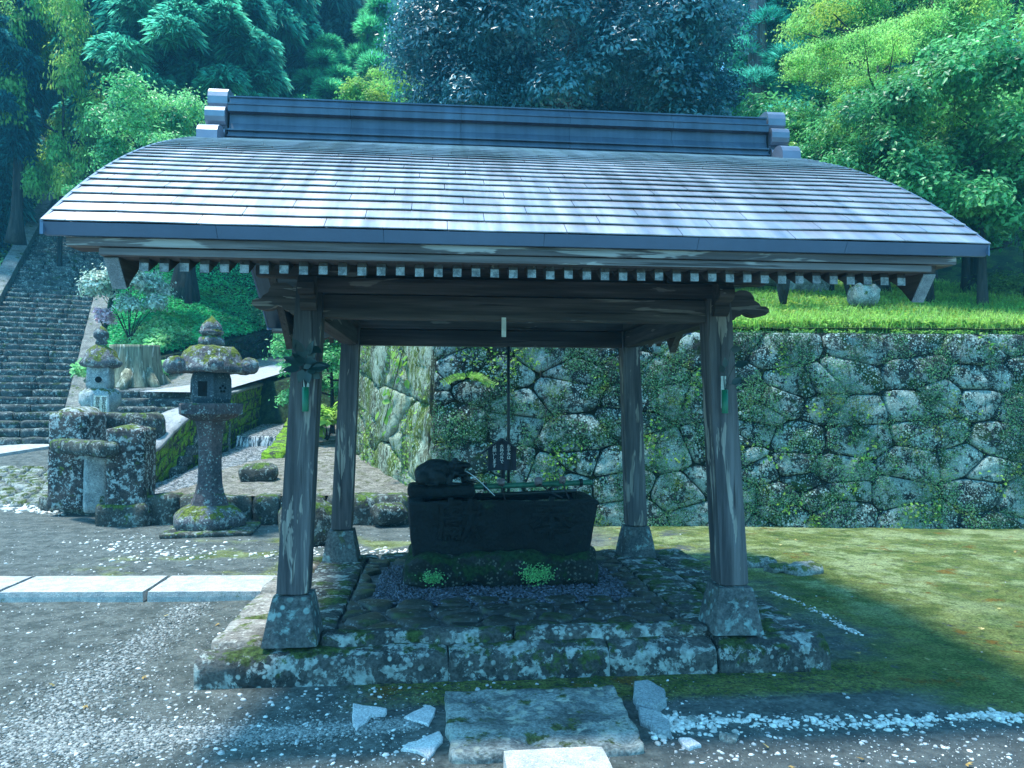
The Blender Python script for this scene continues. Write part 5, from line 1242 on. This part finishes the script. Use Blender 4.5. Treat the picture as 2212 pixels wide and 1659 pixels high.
# ---- mid size leafy shrub
Bs = blobs(34, (1.5, 1.3, 1.6), (0, 0, 1.9), .42, g, .5, lo=-.8)
shr = tree('leafy_shrub', atu(1890, 13.0), 'dense leafy shrub at the right just above the roof slope', broad_crown(Bs, 18000, .085, .048, g, .9, .3, .45), trunk(2.4, .07, (0, 0), Bs, g, 9, .5), M['shrub'], M['bark'], 'shrub')
def put(src, px, v, sc, rz, label, mat=None, dz=0.0, group=None):
    p = atu(px, v); p[2] += dz; o = copy_tree(src, p, rz, sc, label)
    if 'group' in o: del o['group']
    if mat: recrown(o, mat)
    return o
# left side, from the stairs inwards
put(ced, -150, 26, (.8, .8, 1.0), 1.0, 'dark blue cedar at the far left edge beside the long stairs', M['cedarblue'], -1.5)
put(ced, -30, 32, (1.1, 1.1, 1.3), 2.2, 'tallest dark cedar cut by the left edge of the picture', M['cedarblue'])
put(ced, 480, 30, (1.0, 1.0, 1.2), 3.0, 'feathery cedar directly above the left ridge end')
put(ced, 610, 34, (1.05, 1.05, 1.25), 4.0, 'dusky cedar with a dull crown between two greener conifers', M['purple'])
put(ced, 200, 38, (1.0, 1.0, 1.35), 5.0, 'tall cedar high on the slope above the top of the stairs')
put(shr, 122, 24.5, (1.25, 1.25, 3.0), 1.4, 'light yellow green leafy tree glowing between two dark cedars', M['maple'], .2)
put(map_, 170, 34, (.8, .8, .8), 2.9, 'small sunlit maple at the upper bend of the stairs', M['maple'])
put(shr, 350, 20.0, (1.25, 1.25, 1.3), .5, 'sunlit shrub with small fresh leaves left of the ridge end', M['bushleaf'], 1.9)
put(shr, 405, 20.5, (1.0, 1.0, 1.5), 2.0, 'upright fresh green shrub touching the left ridge scroll', M['bushleaf'], 1.2)
put(shr, 235, 19.5, (.7, .7, .5), 1.0, 'low shrub overhanging the stairs at the roof corner', M['bushleaf'], 2.8)
put(con, 720, 36, (1.1, 1.1, 1.1), .8, 'narrow dull conifer left of the pale green conical one', M['purple'])
put(con, 700, 30, (1.1, 1.1, .8), 1.9, 'short bushy conifer just above the ridge left of centre', M['cypress'])
put(map_, 862, 21, (.45, .45, .55), .6, 'yellow green maple low behind the ridge near its middle', M['maple'], 4.0)
put(shr, 775, 20, (1.1, 1.1, 1.0), 4.0, 'bright shrub whose tips show just above the roof ridge', M['maple'], 3.9)
# centre and right
put(cam_, 1010, 18, (.72, .72, .85), 2.0, 'smaller glossy dark tree at the left of the huge one')
put(cam_, 1420, 18.0, (.66, .66, .8), 4.0, 'glossy dark tree reaching down to the right ridge end')
put(con, 1750, 24, (1.3, 1.3, 1.05), 3.0, 'rounded teal conifer right of the bare cedar trunk', M['cedar'])
put(con, 1660, 22, (1.0, 1.0, .72), 3.6, 'small teal conifer directly above the right ridge scroll', M['cedar'])
put(map_, 1950, 20, (.85, .85, 1.35), 2.4, 'high maple with layered sunlit sprays at the upper right')
put(map_, 2160, 20, (1.1, 1.1, 1.5), 4.4, 'shaded maple with dark limbs at the top right corner', M['mapledark'])
put(map_, 2050, 24, (1.1, 1.1, 1.5), .4, 'tall maple with many dark leaning limbs behind the brighter ones', M['mapledark'])
put(map_, 1900, 14.5, (.62, .62, .8), 5.2, 'low spreading maple just right of the ridge scroll')
put(shr, 2010, 12.6, (1.15, 1.1, 1.15), 1.2, 'thick shrub with yellowish new leaves under the maple', M['shrub'])
put(shr, 2130, 12.2, (1.2, 1.2, 1.25), 2.7, 'bright leafy shrub beyond the right corner of the eave', M['bushleaf'])
put(shr, 2230, 13.2, (1.4, 1.4, 1.4), 3.9, 'leafy shrub cut by the right edge of the picture', M['bushleaf'])
put(shr, 1790, 14.5, (1.2, 1.2, 1.2), 5.5, 'dark green shrub below the maple at the roof slope', M['shrub'])
put(shr, 2085, 14.5, (1.25, 1.25, .9), .3, 'shaded tree like shrub with a dark trunk above the grass', M['shrub'])
put(con, 1330, 34, (2.0, 2.0, 1.5), .3, 'blue hazy conifer high behind the huge dark tree', M['cedarblue'])
# cedar trunk standing bare behind
ct = thing('cedar_tree', atu(1640, 21.5), 'straight bare cedar trunk rising behind the dark glossy tree', 'tree')
part('trunk', tube([ct_ for ct_ in (np.array(ct.location)+np.array((0, 0, z)) for z in (-1, 3, 6, 9, 13))], [.34, .28, .25, .23, .20], 12), M['barkpale'], ct, True)
Bx = [(np.array((0, 0, 11.6)), 1.5), (np.array((.8, .4, 13)), 1.4), (np.array((-.8, .2, 12.6)), 1.4)]
V, Fc = needle_crown(Bx, 500, .6, .03, 12, g); part('crown', (V+np.array(ct.location), Fc), M['cedarblue'], ct)
# forest filling the hill: individual trees row after row
i = 0
words = ['dark', 'dull', 'pale', 'tall', 'broad', 'slim', 'ragged', 'hazy']
for v in (40,):
    for px in range(-100, 2450, 235):
        r_ = random.Random(int(px*7+v)); q = px+r_.uniform(-60, 60)+(80 if v == 50 else 0)
        src, mt = r_.choice(((ced, M['cedar']), (ced, M['cedarblue']), (con, M['cedar']), (con, M['cedarblue']), (ced, M['purple'])))
        s_ = r_.uniform(1.15, 1.6)*v/44
        o = put(src, q, v, (s_*1.25, s_*1.25, s_*1.05), r_.uniform(0, 6), 'conifer of the forest covering the far hillside', mt, -1.0); o['group'] = 'forest trees on the far hillside'; i += 1
        nm = 'forest_tree'; o.name = nm
# cedars standing on the left bank: flared trunk, high crown
def bare(px, py, v, h, r, label, cz, cs, mt='cedar', dx=-.6, dy=2.2):
    p = PV(px, py, v); root = thing('cedar_tree', p, label, 'tree')
    pts = [p+np.array((.02*i, 0, z)) for i, z in enumerate((-.3, .15, .6, 1.5, 3, h))]; V, Fc = tube(pts, [r*1.9, r*1.45, r*1.1, r, r*.95, r*.5], 20)
    part('trunk', rough((V, Fc), .05*r/.3, 3), M['bark'], root, True)
    src = [c for c in ced.children if c.name.startswith('crown')][0]; o = src.copy(); COL.objects.link(o); o.parent = root; o.location = (dx, dy, cz); o.scale = cs; o.material_slots[0].link = 'OBJECT'; o.material_slots[0].material = M[mt]
    return root
bare(396, 628, 22.5, 5.5, .27, 'thick flared cedar trunk on the green bank under the eave', 4.4, (.75, .75, .6))
bare(352, 598, 26, 5.5, .2, 'slimmer dark trunk partly hidden behind the rafter tips', 4.6, (.8, .8, .6))
bare(33, 505, 24, 4, .16, 'thin dark trunk beyond the left kerb of the long stairs', 1.3, (.42, .42, .62), 'cedarblue', -.7, -.3)
bare(2105, 655, 15.5, 4, .14, 'dark crooked trunk above the right end of the wall', 2.4, (.5, .5, .3))
# bare little bushes on the right bank
def sprouts(px, py, v, label, n, h, seed):
    g2 = np.random.default_rng(seed); p = PV(px, py, v); root = thing('small_tree', p, label, 'small tree'); tubes = []; B = []
    for k in range(n):
        a = 6.28*k/n+g2.uniform(-.4, .4); w = g2.uniform(.25, .5); pts = [p+np.array((0, 0, -.05)), p+np.array((.10*math.cos(a), .1*math.sin(a), h*.3)), p+np.array((w*.6*math.cos(a), w*.6*math.sin(a), h*.65)), p+np.array((w*math.cos(a), w*math.sin(a), h))]
        tubes.append(tube(pts, [.05, .035, .025, .012], 7)); B.append((pts[-1]-p, .3))
        for j in range(3): q = pts[2]+g2.normal(0, .16, 3)+np.array((0, 0, .2)); tubes.append(tube([lerp(pts[1], pts[2], .6), q], [.012, .005], 5)); B.append((q-p, .2))
    part('trunk', join(*tubes), M['bark'], root, True); V, Fc = broad_crown(B, 1400, .07, .035, g2, .8); part('crown', (V+p, Fc), M['shrub'], root)
sprouts(1692, 648, 11.6, 'small dark forked tree on the grass just above the wall', 3, 1.0, 4)
sprouts(1842, 652, 11.8, 'several dark stems beside the round rock on the grass', 6, 1.0, 5)
p = PV(1866, 655, 11.7); solo('rock', rbox(p+np.array((0, 0, .12)), (.44, .36, .36), .14, (9, 9, 8), .03, 5, seed=3), M['rock'], 'round lichen covered rock on the grass beside the dark stems', 'rock', smooth=True)
p = PV(1745, 612, 14.5); solo('rock', rbox(p+np.array((0, 0, .1)), (.8, .5, .7), .2, (9, 9, 8), .1, 3, seed=5), M['rock'], 'pointed pale rock glimpsed between rafter tips', 'rock', smooth=True)
p = PV(1630, 605, 14.5); solo('rock', rbox(p+np.array((0, 0, .1)), (1.2, .5, .5), .2, (9, 9, 8), .1, 3, seed=6), M['rock'], 'pale rock at the back of the grass above the right post', 'rock', smooth=True)
# clipped bush at the right edge
V, Fc = broad_crown([(np.array((0, 0, .25)), .75), (np.array((.7, .1, .25)), .7), (np.array((1.4, .2, .3)), .75)], 9000, .06, .03, g, .55, .1)
p = PV(2185, 645, 14.0); solo('clipped_bush', (V+p-np.array((0, 0, .2)), Fc), M['clip'], 'low rounded clipped bush at the right edge of the grass', 'bush')
# pale shrub and pink blossom by the stairs
def small_bush(px, py, v, R, n, L, W, mat, label, name, hgt, seed):
    g2 = np.random.default_rng(seed); p = PV(px, py, v); B = blobs(9, (R, R, R*.9), (0, 0, hgt), R*.45, g2, .4); root = thing(name, p, label, 'shrub')
    part('stems', join(*[tube([p, p+np.array((b[0][0]*.4, b[0][1]*.4, b[0][2]*.5)), p+b[0]], [.016, .010, .005], 5) for b in B]), M['bark'], root, True)
    V, Fc = broad_crown(B, n, L, W, g2, .9, .1, .5); part('crown', (V+p, Fc), M[mat], root)
small_bush(280, 735, 19.0, .85, 9000, .10, .05, 'varieg', 'loose shrub with pale whitish leaves beside the right kerb of the stairs', 'pale_shrub', 1.05, 2)
small_bush(225, 715, 19.0, .30, 500, .11, .08, 'pink', 'small pink flowering bush against the stair kerb', 'flowering_bush', .35, 3)
# leaves between the posts left of the basin
small_bush(708, 950, 14.2, .42, 420, .22, .15, 'fern', 'bright yellow green large leaved plant between the two left posts', 'leafy_plant', .30, 4)
for k, (px, v, z_, s_, lb, mt) in enumerate(((716, 15.5, .75, .85, 'tall leafy bush seen between the two left posts', 'bushleaf'), (800, 16.5, .9, .9, 'leafy bush behind the back left post', 'bushleaf'), (665, 23, 2.6, 1.1, 'dark bush at the right end of the low wall', 'shrub'))):
    p = UV((px-1106)/1647.7*v, v, z_); o = copy_tree(shr, p, k*1.3, s_, lb); recrown(o, M[mt])

# ---- ground cover and grass (uncountable)
def cover(name, n, sampler, L, W, mat, lift=.04, upright=.35, seed=0):
    g2 = np.random.default_rng(seed); P = []
    while len(P) < n:
        q = sampler(g2)
        if q is not None: P.append(q)
    P = np.array(P); P[:, 2] += g2.uniform(0, lift, len(P)); N = unit(np.array((0, -.15, 1))+g2.normal(0, upright, (len(P), 3))); D = unit(np.cross(N, g2.normal(0, 1, (len(P), 3))))
    V, Fc = leaves(P, D, N, L*g2.uniform(.6, 1.4, len(P)), W*g2.uniform(.6, 1.4, len(P))); return struct(name, (V, Fc), M[mat], kind='stuff')
def s_left(g2):
    v = 17.4+9.5*g2.random(); u = g2.uniform(usr(v)+.35, wline(v)+.0)
    return UV(u, v, hz(u, v)+.10*noise.noise(Vector((u*2, v*2, 0))))
cover('bank_ground_cover', 30000, s_left, .10, .065, 'cover', .10, .5, 1)
def s_left2(g2):
    v = 16.2+3.2*g2.random(); u = g2.uniform(usr(v)+.3, usr(v)+2.2+(v-16)*.2); z = max(hz(u, v) if v > 17.4 else 0, shz(v))+.1
    return UV(u, v, z)
cover('light_ground_cover', 5200, s_left2, .12, .07, 'coverlight', .28, .5, 2)
def s_far(g2):
    v = 17+20*g2.random()**1.2; u = usr(v)-3.1-9*g2.random()**1.3
    return UV(u, v, hz(u, v))
cover('slope_ground_cover', 16000, s_far, .14, .09, 'coverlight', .25, .5, 3)
def blades(name, n, sampler, h, w, mat, seed, bend=.6):
    g2 = np.random.default_rng(seed); P = []
    while len(P) < n: P.append(sampler(g2))
    P = np.array(P); m = len(P); a = g2.uniform(0, 6.28, m); D = np.stack((np.cos(a), np.sin(a), np.zeros(m)), 1); H = h*g2.uniform(.4, 1.4, m)[:, None]; S = np.stack((-np.sin(a), np.cos(a), np.zeros(m)), 1)*w
    mid = P+D*H*.18*bend+np.array((0, 0, 1))*H*.65; tip = P+D*H*.7*bend+np.array((0, 0, 1))*H*.95
    V = np.stack((P-S, P+S, mid+S*.7, tip, mid-S*.7), 1).reshape(-1, 3); i = 5*np.arange(m)[:, None]
    return struct(name, (V, np.concatenate((i+np.array([[0, 1, 2]]), i+np.array([[0, 2, 4]]), i+np.array([[4, 2, 3]])), 0)), M[mat], kind='stuff')
def s_right(g2):
    v = 10.0+7.8*g2.random()**1.5; u = g2.uniform(wall_u(v)+.4, 9.5); return UV(u, v, 2.5+.24*(v-9.8)-.02)
blades('bank_grass', 52000, s_right, .15, .007, 'grass', 4)
def s_edge(g2):
    u = g2.uniform(-1, 9.5); v = 9.95+.25*g2.random(); return UV(u, v, 2.47)
blades('wall_top_grass', 5000, s_edge, .12, .006, 'grass', 5, .9)
cover('bank_leaves', 26000, lambda g2: s_right(g2), .07, .045, 'grass', .12, .45, 6)
# creeping plants over the wall
def on_wall(P_, W_, H_, n, L, mat, name, seed, dens, sc=1.2, thr=.05, yfun=lambda t: 1.0):
    g2 = np.random.default_rng(seed); pts = []; nn = []
    o, x1_, y1_ = np.array(P_(0, 0, 0)), np.array(P_(1, 0, 0)), np.array(P_(0, 1, 0)); nv = unit(np.cross(x1_-o, y1_-o))
    while len(pts) < n:
        x, y = g2.uniform(0, W_), g2.uniform(0, H_)
        if noise.noise(Vector((x*sc, y*sc, seed)))+.5*noise.noise(Vector((x*sc*3, y*sc*3, seed))) < thr+g2.normal(0, .12)-(yfun(y/H_)-1): continue
        pts.append(P_(x, y, .065+g2.uniform(0, .05)))
    Pn = np.array(pts); N = unit(nv+np.array((0, 0, .35))+g2.normal(0, .45, (len(Pn), 3))); D = unit(np.cross(N, g2.normal(0, 1, (len(Pn), 3)))); D[:, 2] -= .4; D = unit(D)
    V, Fc = leaves(Pn, D, N, L*g2.uniform(.5, 1.4, len(Pn)), L*.75*g2.uniform(.5, 1.3, len(Pn))); return struct(name, (V, Fc), M[mat], kind='stuff')
on_wall(PF, WF, HF, 70000, .019, 'ivy', 'wall_creeper', 3, 1, 1.8, .06)
on_wall(PF, WF, HF, 1500, .045, 'fern', 'wall_ferns', 8, 1, 1.6, .45)
on_wall(PL, WL, HL, 800, .04, 'fern', 'side_wall_creeper', 9, 1, 1.1, .3)
V, Fc = on_wall, None
# leaves hanging over the left face, fern in the joint
g2 = np.random.default_rng(868); p = PV(868, 800, 10.55); pl_ = thing('trailing_plant', p, 'trailing plant with broad yellow green leaves on the sunlit side wall', 'plant')
for k in range(24):
    q = p+UV(g2.normal(0, .09)-.28*k/24, g2.normal(0, .03)+.1, -1.1*k/24+.30)+np.array((0, 0, g2.normal(0, .05))); V, Fc = leafshape(.15*g2.uniform(.7, 1.2), .09)
    N = unit(np.array((-.8, -.6, .5))+g2.normal(0, .3, 3)); D = unit(np.cross(N, g2.normal(0, 1, 3))); D[2] -= .6; D = unit(D); S = unit(np.cross(N, D)); part('leaf', (V @ np.stack((D, S, np.cross(D, S)))+q, Fc), M['fern'], pl_, True)
part('stem', tube([p+UV(-.28*t, .12, -1.1*t+.3) for t in np.linspace(0, 1, 8)], .006, 5), M['bark'], pl_)
g2 = np.random.default_rng(1010); p = PV(1010, 815, 9.72); n = 60; fr_ = thing('wall_fern', p, 'bright fern growing from a joint of the wall left of the dark pipe', 'plant'); sp = []; lv = []
for k in range(7):
    a = g2.uniform(.2, 2.9); L = g2.uniform(.22, .36); pts = [p+np.array((math.cos(a)*L*t, -.10*t, math.sin(a)*L*t*.5-.16*t*t)) for t in np.linspace(0, 1, 7)]; sp.append(tube(pts, .003, 4))
    for t in np.linspace(.15, 1, 14):
        i = min(5, int(t*6)); q = lerp(pts[i], pts[i+1], t*6-i); dd = unit(pts[i+1]-pts[i]); sd = unit(np.cross(dd, (0, -1, .4)))
        for s_ in (-1, 1): V, Fc = leaves(np.array([q+sd*s_*.025]), np.array([unit(sd*s_+dd*.4)]), np.array([[0, -.9, .5]]), np.array([.06]), np.array([.018])); lv.append((V, [tuple(f) for f in Fc]))
part('stems', join(*sp), M['fern'], fr_); part('fronds', join(*lv), M['fern'], fr_)
# small plants on the basin's base stone
for (px, py, n, lb) in ((935, 1248, 260, 'small bright plant on the left foot of the base stone'), (1160, 1240, 520, 'larger bright green plant growing on the front of the base stone')):
    g2 = np.random.default_rng(px); p = PY(px, py, 5.60); w = .07 if n < 300 else .10
    q = p+np.stack((g2.normal(0, w*.55, n), -.03*g2.random(n), g2.normal(0, w*.33, n)), 1); N = unit(np.array((0, -1, .8))+g2.normal(0, .4, (n, 3))); D = unit(np.cross(N, g2.normal(0, 1, (n, 3))))
    V, Fc = leaves(q, D, N, np.full(n, .016), np.full(n, .011)); solo('moss_plant', (V, Fc), M['bushleaf'], lb, 'plant')

# ================================================================== air
HZ = NT('air'); pv_ = HZ.node('ShaderNodeVolumePrincipled'); pv_.inputs['Color'].default_value = (.12, .62, .95, 1); pv_.inputs['Density'].default_value = .0022; pv_.inputs['Anisotropy'].default_value = 0.0
HZ.t.links.new(pv_.outputs[0], HZ.out.inputs['Volume'])
struct('haze', box(-90, 100, -16, 112, -2.5, 75, 0), HZ.m, kind='stuff')

# ragged overhang along the top of the great wall: small leafy weeds and dry stems
def s_top(g2):
    u = g2.uniform(-1, 9.5); v = 9.93+.12*g2.random(); k = noise.noise(Vector((u*2.2, 0, 4)))
    if k < -.05: return None
    return UV(u, v-.05*g2.random(), 2.50-.008*u-.20*max(0, k+.1)*g2.random()**1.5*1.6)
cover('wall_top_weeds', 6500, s_top, .045, .030, 'grass', .05, .8, 15)
tops = []
g2 = np.random.default_rng(77)
for k in range(260):
    x, y = g2.uniform(0, WF), HF*(1-.45*g2.random()**2); p = PF(x, y, .10); L = g2.uniform(.15, .5)
    tops.append(tube([p, p+np.array((g2.normal(0, .03), -.03, -L*.5)), p+np.array((g2.normal(0, .06), -.02, -L))], [.003, .003, .0015], 4, False))
struct('hanging_roots', join(*tops), M['bark'], kind='stuff')

# fallen maple leaves on the moss and the earth
g2 = np.random.default_rng(5); n = 90; q = np.array([UV(g2.uniform(-2.5, 6.5), 3.0+6*g2.random(), 0) for _ in range(n)]); q = np.array([p for p in q if not inside(p[0], p[1])]); n = len(q)
q[:, 2] = [gz(*toUV(p[0], p[1]))+.012 for p in q]; N = unit(np.array((0, 0, 1))+g2.normal(0, .25, (n, 3))); D = unit(np.cross(N, g2.normal(0, 1, (n, 3))))
lf = leafmat('fallen_leaf', (.25, .16, .05), (.45, .38, .16), .7, .2, 3)
for a in (-.7, 0, .7):
    D2 = unit(D*math.cos(a)+np.cross(N, D)*math.sin(a)); V, Fc = leaves(q+D2*.014, D2, N, np.full(n, .036), np.full(n, .012))
    V0, F0 = (V, Fc) if a == -.7 else (np.concatenate((V0, V)), np.concatenate((F0, Fc+len(V0))))
struct('fallen_leaves', (V0, F0), lf, kind='stuff')
